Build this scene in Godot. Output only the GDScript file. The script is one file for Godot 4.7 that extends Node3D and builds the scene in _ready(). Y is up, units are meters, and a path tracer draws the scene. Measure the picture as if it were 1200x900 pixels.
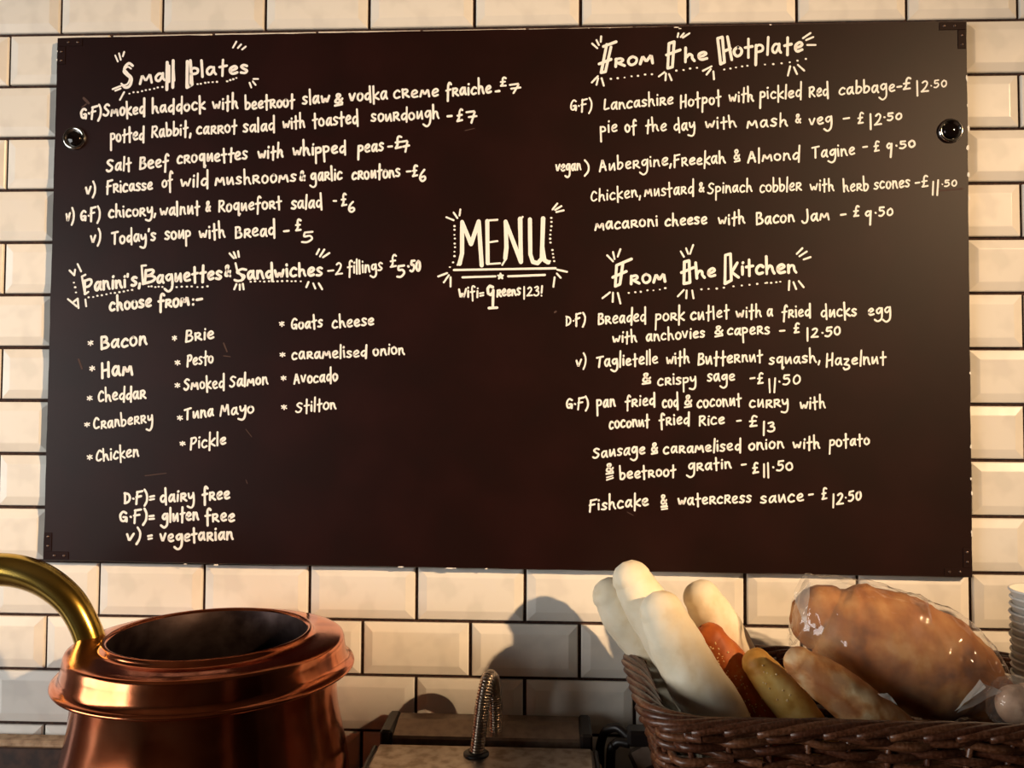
extends Node3D

# ---------------------------------------------------------------- layout
# World: wall face at z = 0, x to the right, y up, counter top at COUNTER.
const COUNTER := 0.90
const PITCH_X := 0.1525        # tile + joint
const PITCH_Y := 0.0769
const WALL_TOP := 2.25         # height of the joint above the second visible tile row, minus one pitch
const EYE := Vector3(0.7159, 1.6213, 1.1442)
const FOCAL := 950.0           # pixels of a 1200 x 900 frame
const BOARD_FACE := 0.0170

var view: Basis
var mats := {}
var rng := RandomNumberGenerator.new()
var noise := FastNoiseLite.new()
var taken := {}

# a point of the photograph carried out to the plane z = depth
func at(px: float, py: float, depth: float) -> Vector3:
	var d := view * Vector3((px - 600.0) / FOCAL, (450.0 - py) / FOCAL, -1.0)
	return EYE + d * ((depth - EYE.z) / d.z)

func metres(px: float, depth: float) -> float:
	return px * (EYE.z - depth) / FOCAL

# ---------------------------------------------------------------- helpers
func numbered(called: String) -> String:
	if not taken.has(called):
		taken[called] = 0
		return called
	taken[called] += 1
	return "%s_%03d" % [called, taken[called]]

func tag(o: Node, label: String, category: String, group := "") -> void:
	o.set_meta("label", label)
	o.set_meta("category", category)
	if group != "":
		o.set_meta("group", group)

func thing(called: String, label: String, category: String, where := Vector3.ZERO, group := "") -> Node3D:
	var o := Node3D.new()
	o.name = numbered(called)
	add_child(o)
	o.position = where
	tag(o, label, category, group)
	return o

func put(called: String, mesh: Mesh, material: Material, parent: Node, where := Vector3.ZERO) -> MeshInstance3D:
	var o := MeshInstance3D.new()
	o.name = numbered(called) if parent == self else called
	o.mesh = mesh
	if material:
		o.material_override = material
	parent.add_child(o, true)
	o.position = where
	return o

func structure(called: String, mesh: Mesh, material: Material, where := Vector3.ZERO, parent: Node = self) -> MeshInstance3D:
	var o := put(called, mesh, material, parent, where)
	if parent == self:
		o.set_meta("kind", "structure")
	return o

func begin() -> SurfaceTool:
	var st := SurfaceTool.new()
	st.begin(Mesh.PRIMITIVE_TRIANGLES)
	return st

func finish(st: SurfaceTool) -> ArrayMesh:
	st.generate_normals()
	return st.commit()

# quad seen from the side where a b c d run clockwise
func quad(st: SurfaceTool, a: Vector3, b: Vector3, c: Vector3, d: Vector3) -> void:
	for p in [a, b, c, a, c, d]:
		st.add_vertex(p)

# box with chamfered edges
func chamfer_box(size: Vector3, ch: float, st: SurfaceTool = null, centre := Vector3.ZERO, turn := Basis()) -> SurfaceTool:
	if st == null:
		st = begin()
	st.set_smooth_group(-1)
	var h := size * 0.5
	var k := minf(ch, minf(h.x, minf(h.y, h.z)) * 0.9)
	var pts: Array[Vector3] = []
	for sx in [-1.0, 1.0]:
		for sy in [-1.0, 1.0]:
			for sz in [-1.0, 1.0]:
				pts.append(Vector3(sx * h.x, sy * (h.y - k), sz * (h.z - k)))
				pts.append(Vector3(sx * (h.x - k), sy * h.y, sz * (h.z - k)))
				pts.append(Vector3(sx * (h.x - k), sy * (h.y - k), sz * h.z))
	var idx := func(a: int, b: int, c: int, axis: int) -> Vector3: return pts[(a * 4 + b * 2 + c) * 3 + axis]
	var faces := []
	for s in [0, 1]:
		faces.append([idx.call(s, 0, 0, 0), idx.call(s, 0, 1, 0), idx.call(s, 1, 1, 0), idx.call(s, 1, 0, 0)])
		faces.append([idx.call(0, s, 0, 1), idx.call(0, s, 1, 1), idx.call(1, s, 1, 1), idx.call(1, s, 0, 1)])
		faces.append([idx.call(0, 0, s, 2), idx.call(0, 1, s, 2), idx.call(1, 1, s, 2), idx.call(1, 0, s, 2)])
	for s in [0, 1]:
		for t in [0, 1]:
			faces.append([idx.call(s, t, 0, 0), idx.call(s, t, 1, 0), idx.call(s, t, 1, 1), idx.call(s, t, 0, 1)])
			faces.append([idx.call(s, 0, t, 0), idx.call(s, 1, t, 0), idx.call(s, 1, t, 2), idx.call(s, 0, t, 2)])
			faces.append([idx.call(0, s, t, 1), idx.call(1, s, t, 1), idx.call(1, s, t, 2), idx.call(0, s, t, 2)])
	for f in faces:
		var n: Vector3 = (f[1] - f[0]).cross(f[2] - f[0])
		var m: Vector3 = f[0] + f[1] + f[2] + f[3]
		var q: Array = f if n.dot(m) < 0.0 else [f[3], f[2], f[1], f[0]]
		quad(st, centre + turn * q[0], centre + turn * q[1], centre + turn * q[2], centre + turn * q[3])
	for a in [0, 1]:
		for b in [0, 1]:
			for c in [0, 1]:
				var t := [idx.call(a, b, c, 0), idx.call(a, b, c, 1), idx.call(a, b, c, 2)]
				var n2: Vector3 = (t[1] - t[0]).cross(t[2] - t[0])
				if n2.dot(t[0]) > 0.0:
					t.reverse()
				for p in t:
					st.add_vertex(centre + turn * p)
	return st

func box_mesh(size: Vector3, ch := 0.002) -> ArrayMesh:
	return finish(chamfer_box(size, ch))

# solid of revolution about y; profile runs (radius, height), outside bottom to top
func lathe(profile: Array, sides := 64, dent := 0.0) -> ArrayMesh:
	var st := begin()
	st.set_smooth_group(0)
	var rows := []
	for p in profile:
		var ring: Array[Vector3] = []
		for i in sides:
			var a := TAU * i / sides
			var r: float = p.x
			if dent > 0.0 and r > 0.01:
				r += dent * noise.get_noise_3d(cos(a) * 60.0, p.y * 500.0, sin(a) * 60.0)
			ring.append(Vector3(cos(a) * r, p.y, sin(a) * r))
		rows.append(ring)
	for j in rows.size() - 1:
		for i in sides:
			var k := (i + 1) % sides
			quad(st, rows[j][i], rows[j + 1][i], rows[j + 1][k], rows[j][k])
	return finish(st)

# smooth line through points (Vector3 array), steps per span
func spline(pts: Array, steps: int) -> Array:
	var out := []
	for i in pts.size() - 1:
		var a = pts[maxi(i - 1, 0)]
		var b = pts[i]
		var c = pts[i + 1]
		var d = pts[mini(i + 2, pts.size() - 1)]
		for s in steps:
			var t := float(s) / steps
			out.append(0.5 * ((2.0 * b) + (c - a) * t + (2.0 * a - 5.0 * b + 4.0 * c - d) * t * t + (3.0 * b - a - 3.0 * c + d) * t * t * t))
	out.append(pts[pts.size() - 1])
	return out

# tube along a path; radii one per point; shape gives a multiplier by angle index
func tube(path: Array, radii: Array, sides := 12, shape: Array = [], st: SurfaceTool = null, caps := true, flatten := 1.0, up := Vector3.UP) -> SurfaceTool:
	if st == null:
		st = begin()
	st.set_smooth_group(0)
	var rows := []
	var nrm := up
	for i in path.size():
		var t: Vector3 = (path[mini(i + 1, path.size() - 1)] - path[maxi(i - 1, 0)]).normalized()
		if i == 0 and absf(t.dot(nrm)) > 0.95:
			nrm = Vector3.RIGHT if absf(t.x) < 0.9 else Vector3.BACK
		nrm = (nrm - t * nrm.dot(t)).normalized()
		var side := t.cross(nrm)
		var ring: Array[Vector3] = []
		for k in sides:
			var a := TAU * k / sides
			var m: float = shape[k % shape.size()] if shape.size() > 0 else 1.0
			ring.append(path[i] + (nrm * cos(a) * flatten + side * sin(a)) * radii[i] * m)
		rows.append(ring)
	for j in rows.size() - 1:
		for k in sides:
			var n := (k + 1) % sides
			quad(st, rows[j][k], rows[j + 1][k], rows[j + 1][n], rows[j][n])
	if caps:
		for k in sides:
			var n := (k + 1) % sides
			for p in [path[0], rows[0][k], rows[0][n]]:
				st.add_vertex(p)
			var l := rows.size() - 1
			for p in [path[l], rows[l][n], rows[l][k]]:
				st.add_vertex(p)
	return st

func tube_mesh(path: Array, r: float, sides := 10) -> ArrayMesh:
	var rr := []
	for p in path:
		rr.append(r)
	return finish(tube(path, rr, sides))

# ---------------------------------------------------------------- materials
func plain(c: Color, rough := 0.6, metal := 0.0) -> StandardMaterial3D:
	var m := StandardMaterial3D.new()
	m.albedo_color = c
	m.roughness = rough
	m.metallic = metal
	return m

func mottled(colours: Array, stops: Array, freq: float, scale: float, rough := 0.7, relief := 0.0, seed_value := 1, octaves := 5) -> StandardMaterial3D:
	var m := StandardMaterial3D.new()
	var f := FastNoiseLite.new()
	f.seed = seed_value
	f.noise_type = FastNoiseLite.TYPE_SIMPLEX_SMOOTH
	f.frequency = freq
	f.fractal_octaves = octaves
	var g := Gradient.new()
	g.offsets = PackedFloat32Array(stops)
	g.colors = PackedColorArray(colours)
	var t := NoiseTexture2D.new()
	t.width = 512
	t.height = 512
	t.seamless = true
	t.noise = f
	t.color_ramp = g
	m.albedo_texture = t
	m.roughness = rough
	m.uv1_triplanar = true
	m.uv1_scale = Vector3.ONE * scale
	if relief > 0.0:
		var n := NoiseTexture2D.new()
		n.width = 512
		n.height = 512
		n.seamless = true
		n.noise = f
		n.as_normal_map = true
		n.bump_strength = relief
		m.normal_enabled = true
		m.normal_texture = n
	return m

func c8(r: int, g: int, b: int) -> Color:
	return Color(r / 255.0, g / 255.0, b / 255.0)

func make_materials() -> void:
	mats.tile = []
	for k in 4:
		var base: Color = [c8(236, 231, 222), c8(232, 227, 218), c8(238, 232, 222), c8(233, 229, 221)][k]
		var tm := mottled([base.darkened(0.035), base, base.lightened(0.03)], [0.25, 0.5, 0.8], 0.01, 3.0, 0.27, 0.3, 10 + k, 3)
		tm.metallic_specular = 0.32
		mats.tile.append(tm)
	mats.grout = mottled([c8(44, 26, 20), c8(60, 38, 30), c8(82, 58, 46)], [0.2, 0.55, 0.9], 0.03, 8.0, 0.95, 1.5, 3)
	mats.board = mottled([c8(26, 7, 4), c8(29, 8, 5), c8(33, 10, 7)], [0.2, 0.5, 0.85], 0.006, 2.0, 0.42, 0.10, 21, 6)
	mats.board.metallic_specular = 0.32
	mats.board_edge = mottled([c8(40, 27, 22), c8(60, 43, 34)], [0.3, 0.8], 0.02, 4.0, 0.7, 0.0, 22)
	mats.paint = plain(c8(247, 245, 241), 0.75)
	mats.ghost = plain(c8(76, 56, 50), 0.9)
	mats.bracket = plain(c8(30, 11, 8), 0.6)
	mats.bracket.metallic_specular = 0.25
	mats.rivet = plain(c8(110, 92, 84), 0.3, 0.9)
	mats.chrome = plain(c8(226, 222, 214), 0.08, 1.0)
	mats.dark_cap = plain(c8(20, 14, 12), 0.06, 0.3)
	var cop := mottled([c8(188, 96, 58), c8(214, 122, 80), c8(224, 138, 96)], [0.2, 0.5, 0.85], 0.008, 4.0, 0.16, 0.3, 31, 4)
	cop.metallic = 1.0
	mats.copper = cop
	mats.tin = mottled([c8(60, 46, 44), c8(84, 68, 66), c8(104, 88, 86)], [0.2, 0.5, 0.85], 0.01, 5.0, 0.42, 0.3, 32)
	mats.tin.metallic = 0.9
	var br := mottled([c8(206, 164, 70), c8(222, 184, 92), c8(230, 196, 108)], [0.2, 0.5, 0.85], 0.008, 5.0, 0.2, 0.15, 33, 3)
	br.metallic = 1.0
	mats.brass = br
	var steel := mottled([c8(146, 128, 110), c8(172, 156, 140), c8(186, 172, 158)], [0.24, 0.5, 0.8], 0.012, 7.0, 0.34, 0.2, 34, 5)
	steel.metallic = 0.85
	mats.steel = steel
	mats.housing = mottled([c8(112, 92, 78), c8(124, 104, 88), c8(132, 112, 96)], [0.2, 0.5, 0.9], 0.02, 6.0, 0.4, 0.15, 35)
	mats.housing.metallic = 0.6
	mats.black_plastic = plain(c8(30, 22, 20), 0.4)
	mats.conduit = plain(c8(176, 158, 140), 0.28, 1.0)
	mats.wicker = []
	for k in 4:
		var w: Color = [c8(96, 52, 30), c8(80, 40, 22), c8(110, 64, 38), c8(88, 48, 28)][k]
		var wm := mottled([w.darkened(0.35), w, w.lightened(0.15)], [0.2, 0.5, 0.85], 0.03, 14.0, 0.34, 0.6, 40 + k)
		mats.wicker.append(wm)
	mats.white_bread = mottled([c8(230, 211, 176), c8(241, 226, 197), c8(246, 235, 211)], [0.15, 0.4, 0.8], 0.012, 5.0, 0.75, 0.8, 51)
	mats.brown_bread = mottled([c8(168, 82, 26), c8(198, 102, 36), c8(212, 120, 50), c8(226, 168, 100)], [0.2, 0.5, 0.72, 0.9], 0.008, 6.0, 0.6, 0.8, 52)
	mats.gold_bread = mottled([c8(190, 128, 46), c8(220, 174, 88), c8(234, 202, 128)], [0.25, 0.5, 0.8], 0.007, 6.0, 0.6, 0.7, 53)
	mats.floury_bread = mottled([c8(150, 86, 40), c8(194, 134, 78), c8(228, 196, 150)], [0.3, 0.5, 0.72], 0.007, 6.0, 0.65, 0.8, 54)
	mats.loaf = mottled([c8(84, 42, 14), c8(144, 84, 34), c8(170, 108, 50), c8(196, 146, 90)], [0.15, 0.42, 0.6, 0.85], 0.008, 4.5, 0.6, 1.4, 55)
	mats.seeds = plain(c8(236, 206, 150), 0.7)
	var film := plain(Color(0.96, 0.93, 0.88, 0.05), 0.05)
	film.transparency = BaseMaterial3D.TRANSPARENCY_ALPHA
	film.cull_mode = BaseMaterial3D.CULL_DISABLED
	mats.film = film
	var film2 := plain(Color(0.96, 0.93, 0.88, 0.3), 0.1)
	film2.transparency = BaseMaterial3D.TRANSPARENCY_ALPHA
	film2.cull_mode = BaseMaterial3D.CULL_DISABLED
	mats.film_fold = film2
	mats.pale_loaf = mottled([c8(150, 110, 84), c8(190, 150, 120), c8(206, 170, 140)], [0.25, 0.5, 0.8], 0.012, 7.0, 0.6, 1.0, 56)
	mats.cup = plain(c8(238, 234, 226), 0.6)
	mats.counter = mottled([c8(62, 40, 28), c8(86, 58, 40), c8(104, 72, 50)], [0.2, 0.5, 0.85], 0.01, 3.0, 0.45, 0.4, 61)
	mats.dark_wood = mottled([c8(44, 26, 18), c8(62, 38, 26), c8(76, 48, 34)], [0.2, 0.5, 0.85], 0.012, 6.0, 0.5, 0.4, 62)
	mats.pale_wood = mottled([c8(150, 116, 84), c8(184, 148, 112), c8(200, 166, 130)], [0.2, 0.5, 0.85], 0.014, 8.0, 0.6, 0.4, 63)
	mats.room_wall = mottled([c8(62, 48, 40), c8(70, 54, 44), c8(78, 62, 50)], [0.2, 0.5, 0.85], 0.01, 0.8, 0.85, 0.3, 64)
	mats.ceiling = plain(c8(92, 76, 62), 0.9)
	mats.floor = mottled([c8(64, 46, 36), c8(84, 62, 48), c8(96, 72, 56)], [0.2, 0.5, 0.85], 0.01, 1.0, 0.5, 0.3, 65)
	mats.frame = plain(c8(190, 176, 156), 0.5)
	var pane := plain(Color(1, 1, 1, 0.06), 0.02)
	pane.transparency = BaseMaterial3D.TRANSPARENCY_ALPHA
	mats.pane = pane
	var bulb := plain(c8(255, 226, 176), 0.4)
	bulb.emission_enabled = true
	bulb.emission = c8(255, 206, 132)
	bulb.emission_energy_multiplier = 3.0
	mats.bulb = bulb
	mats.shade = plain(c8(36, 28, 24), 0.4, 0.5)

# ---------------------------------------------------------------- camera, sky, light
func make_view() -> void:
	view = Basis(Vector3.UP, deg_to_rad(2.46)) * Basis(Vector3.RIGHT, deg_to_rad(1.98)) * Basis(Vector3.BACK, deg_to_rad(0.27))
	var cam := Camera3D.new()
	cam.name = "camera"
	add_child(cam)
	cam.transform = Transform3D(view, EYE)
	cam.fov = rad_to_deg(2.0 * atan(450.0 / FOCAL))
	cam.near = 0.05
	cam.far = 60.0
	cam.current = true
	var env := Environment.new()
	env.tonemap_mode = Environment.TONE_MAPPER_LINEAR
	env.tonemap_exposure = 1.0
	env.background_mode = Environment.BG_SKY
	var sky := Sky.new()
	var sm := ProceduralSkyMaterial.new()
	sm.sky_top_color = c8(196, 200, 204)
	sm.sky_horizon_color = c8(226, 222, 214)
	sm.ground_bottom_color = c8(96, 88, 78)
	sm.ground_horizon_color = c8(190, 182, 170)
	sm.energy_multiplier = 1.0
	sky.sky_material = sm
	env.sky = sky
	env.ambient_light_source = Environment.AMBIENT_SOURCE_DISABLED
	env.sdfgi_enabled = true
	env.ssao_enabled = true
	env.ssil_enabled = true
	var we := WorldEnvironment.new()
	we.name = "environment"
	we.environment = env
	add_child(we)
	# daylight that comes in through window_1 in the left wall
	var day := AreaLight3D.new()
	day.name = "window_daylight"
	day.area_size = Vector2(2.66, 1.34)
	day.light_color = c8(248, 249, 246)
	day.light_energy = 8.9
	day.area_range = 12.0
	day.shadow_enabled = true
	add_child(day)
	day.position = Vector3(-2.16, 1.7, 1.9)
	day.rotation_degrees = Vector3(0, -90, 0)

const LAMP := Vector3(3.45, 3.09, 2.7)

func make_lamp() -> void:
	var t := thing("ceiling_spotlight", "black ceiling spotlight aimed at the menu board from the right, behind the camera", "lamp", LAMP)
	var aim := Basis.looking_at(Vector3(0.36, 1.40, 0.0) - LAMP)
	var can := put("spot_can", lathe([Vector2(0.060, 0.02), Vector2(0.062, -0.10), Vector2(0.050, -0.12), Vector2(0.0, -0.12), Vector2(0.0, -0.112), Vector2(0.046, -0.112), Vector2(0.056, -0.10), Vector2(0.055, 0.02), Vector2(0.060, 0.02)], 40), mats.shade, t)
	can.basis = aim * Basis(Vector3.RIGHT, -PI / 2)
	var lens := put("lens", lathe([Vector2(0.0, -0.006), Vector2(0.053, -0.006), Vector2(0.053, 0.0), Vector2(0.03, 0.006), Vector2(0.0, 0.008)], 32), mats.bulb, t)
	lens.basis = can.basis
	put("mount_stem", tube_mesh([aim * Vector3(0, 0, 0.06) + Vector3(0, 0.05, 0), aim * Vector3(0, 0, 0.06) + Vector3(0, 0.53, 0)], 0.008, 10), mats.shade, t)
	var o := SpotLight3D.new()
	o.name = "spot_beam"
	o.light_color = c8(255, 212, 162)
	o.light_energy = 25.5
	o.light_size = 0.05
	o.spot_range = 10.0
	o.spot_attenuation = 2.0
	o.spot_angle = 16.5
	o.spot_angle_attenuation = 1.0
	o.shadow_enabled = true
	t.add_child(o)
	o.basis = aim
	o.position = aim * Vector3(0, 0, -0.03)

# ---------------------------------------------------------------- the room
func wall_x(k: float) -> float:
	return k * PITCH_X

func wall_y(j: float) -> float:
	return WALL_TOP - j * PITCH_Y

func tile_mesh(w: float, h: float) -> ArrayMesh:
	var st := begin()
	st.set_smooth_group(-1)
	var bev := 0.0125
	var rise := 0.0042
	var e := 0.0012
	var rings := []
	for q in [[0.0, -0.004], [0.0, 0.0], [e, 0.0012], [bev, rise], [bev + 0.0012, rise + 0.0001]]:
		var x: float = w * 0.5 - q[0]
		var y: float = h * 0.5 - q[0]
		rings.append([Vector3(-x, -y, q[1]), Vector3(-x, y, q[1]), Vector3(x, y, q[1]), Vector3(x, -y, q[1])])
	for r in rings.size() - 1:
		for i in 4:
			var k := (i + 1) % 4
			quad(st, rings[r][i], rings[r + 1][i], rings[r + 1][k], rings[r][k])
	var l: Array = rings[rings.size() - 1]
	quad(st, l[0], l[1], l[2], l[3])
	return finish(st)

func make_room() -> void:
	# the tiled wall: a dark bed of mortar with bevelled tiles set on it
	var wall := structure("wall_back", box_mesh(Vector3(6.6, 3.75, 0.16), 0.001), mats.grout, Vector3(0.8, 1.825, -0.0835))
	var meshes := []
	for k in 3:
		meshes.append(tile_mesh(PITCH_X - 0.0044 - 0.0004 * k, PITCH_Y - 0.0046 - 0.0003 * k))
	for row in range(-2, 20):
		var shift := -0.5 if posmod(row, 2) == 1 else 0.0
		for col in range(-3, 12):
			var cx := wall_x(col + shift + 0.5)
			var cy := wall_y(row + 0.5)
			if cy < COUNTER - 0.05:
				continue
			if cx > 0.15 and cx < 1.29 and cy > 1.50 and cy < 2.12:
				continue            # wholly behind the menu board
			var o := put("tile", meshes[rng.randi() % 3], mats.tile[rng.randi() % 4], wall, Vector3(cx, cy, rng.randf_range(-0.0006, 0.0006)) - wall.position)
			o.rotation = Vector3(rng.randf_range(-0.006, 0.006), rng.randf_range(-0.004, 0.004), rng.randf_range(-0.002, 0.002))
	structure("floor", box_mesh(Vector3(6.6, 0.1, 4.9), 0.001), mats.floor, Vector3(0.8, -0.05, 2.25))
	structure("ceiling", box_mesh(Vector3(6.6, 0.1, 4.9), 0.001), mats.ceiling, Vector3(0.8, 3.7, 2.25))
	structure("wall_right", box_mesh(Vector3(0.12, 3.75, 4.9), 0.001), mats.room_wall, Vector3(4.06, 1.825, 2.25))
	structure("wall_front", box_mesh(Vector3(6.6, 3.75, 0.12), 0.001), mats.room_wall, Vector3(0.8, 1.825, 4.66))
	# left wall with the window opening z 0.5..3.3, y 1.0..2.4
	var st := chamfer_box(Vector3(0.12, 1.0, 4.9), 0.001, null, Vector3(-2.3, 0.45, 2.25))
	chamfer_box(Vector3(0.12, 1.3, 4.9), 0.001, st, Vector3(-2.3, 3.05, 2.25))
	chamfer_box(Vector3(0.12, 1.5, 0.7), 0.001, st, Vector3(-2.3, 1.68, 0.15))
	chamfer_box(Vector3(0.12, 1.5, 1.4), 0.001, st, Vector3(-2.3, 1.68, 4.0))
	structure("wall_left", finish(st), mats.room_wall)
	var win := Node3D.new()
	win.name = "window_1"
	add_child(win)
	win.position = Vector3(-2.3, 1.7, 1.9)
	win.set_meta("kind", "structure")
	for s in [-1.0, 1.0]:
		put("window_frame", box_mesh(Vector3(0.07, 1.46, 0.06), 0.004), mats.frame, win, Vector3(0, 0, s * 1.375))
		put("window_frame", box_mesh(Vector3(0.07, 0.06, 2.69), 0.004), mats.frame, win, Vector3(0, s * 0.70, 0))
		put("mullion", box_mesh(Vector3(0.05, 1.34, 0.04), 0.004), mats.frame, win, Vector3(0, 0, s * 0.46))
	for k in 3:
		put("pane", box_mesh(Vector3(0.005, 1.34, 0.86), 0.0005), mats.pane, win, Vector3(0, 0, (k - 1) * 0.905))
	# tall cupboard across the room whose top shades the lower part of the wall from the spotlight
	var cup := thing("tall_cupboard", "tall dark wooden cupboard standing behind the camera to the right", "cupboard", Vector3(2.2, 0, 1.78))
	put("cupboard_body", box_mesh(Vector3(1.5, 2.291, 0.34), 0.004), mats.dark_wood, cup, Vector3(0, 1.1455, 0))
	put("cupboard_top", box_mesh(Vector3(1.56, 0.04, 0.37), 0.004), mats.dark_wood, cup, Vector3(0, 2.311, 0))
	for k in 3:
		var door := put("cupboard_door", box_mesh(Vector3(0.47, 2.2, 0.02), 0.003), mats.dark_wood, cup, Vector3((k - 1) * 0.49, 1.16, -0.181))
		put("door_knob", lathe([Vector2(0, 0), Vector2(0.008, 0), Vector2(0.007, 0.012), Vector2(0.014, 0.02), Vector2(0.010, 0.03), Vector2(0, 0.032)], 16), mats.chrome, door, Vector3(0.19, 0.1, -0.0102)).rotation_degrees.x = -90
	# worktop
	structure("trim_1", box_mesh(Vector3(5.0, 0.04, 0.66), 0.004), mats.counter, Vector3(0.4, COUNTER - 0.02, 0.34))
	structure("trim_2", box_mesh(Vector3(5.0, 0.84, 0.58), 0.004), mats.dark_wood, Vector3(0.4, 0.43, 0.31))

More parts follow.
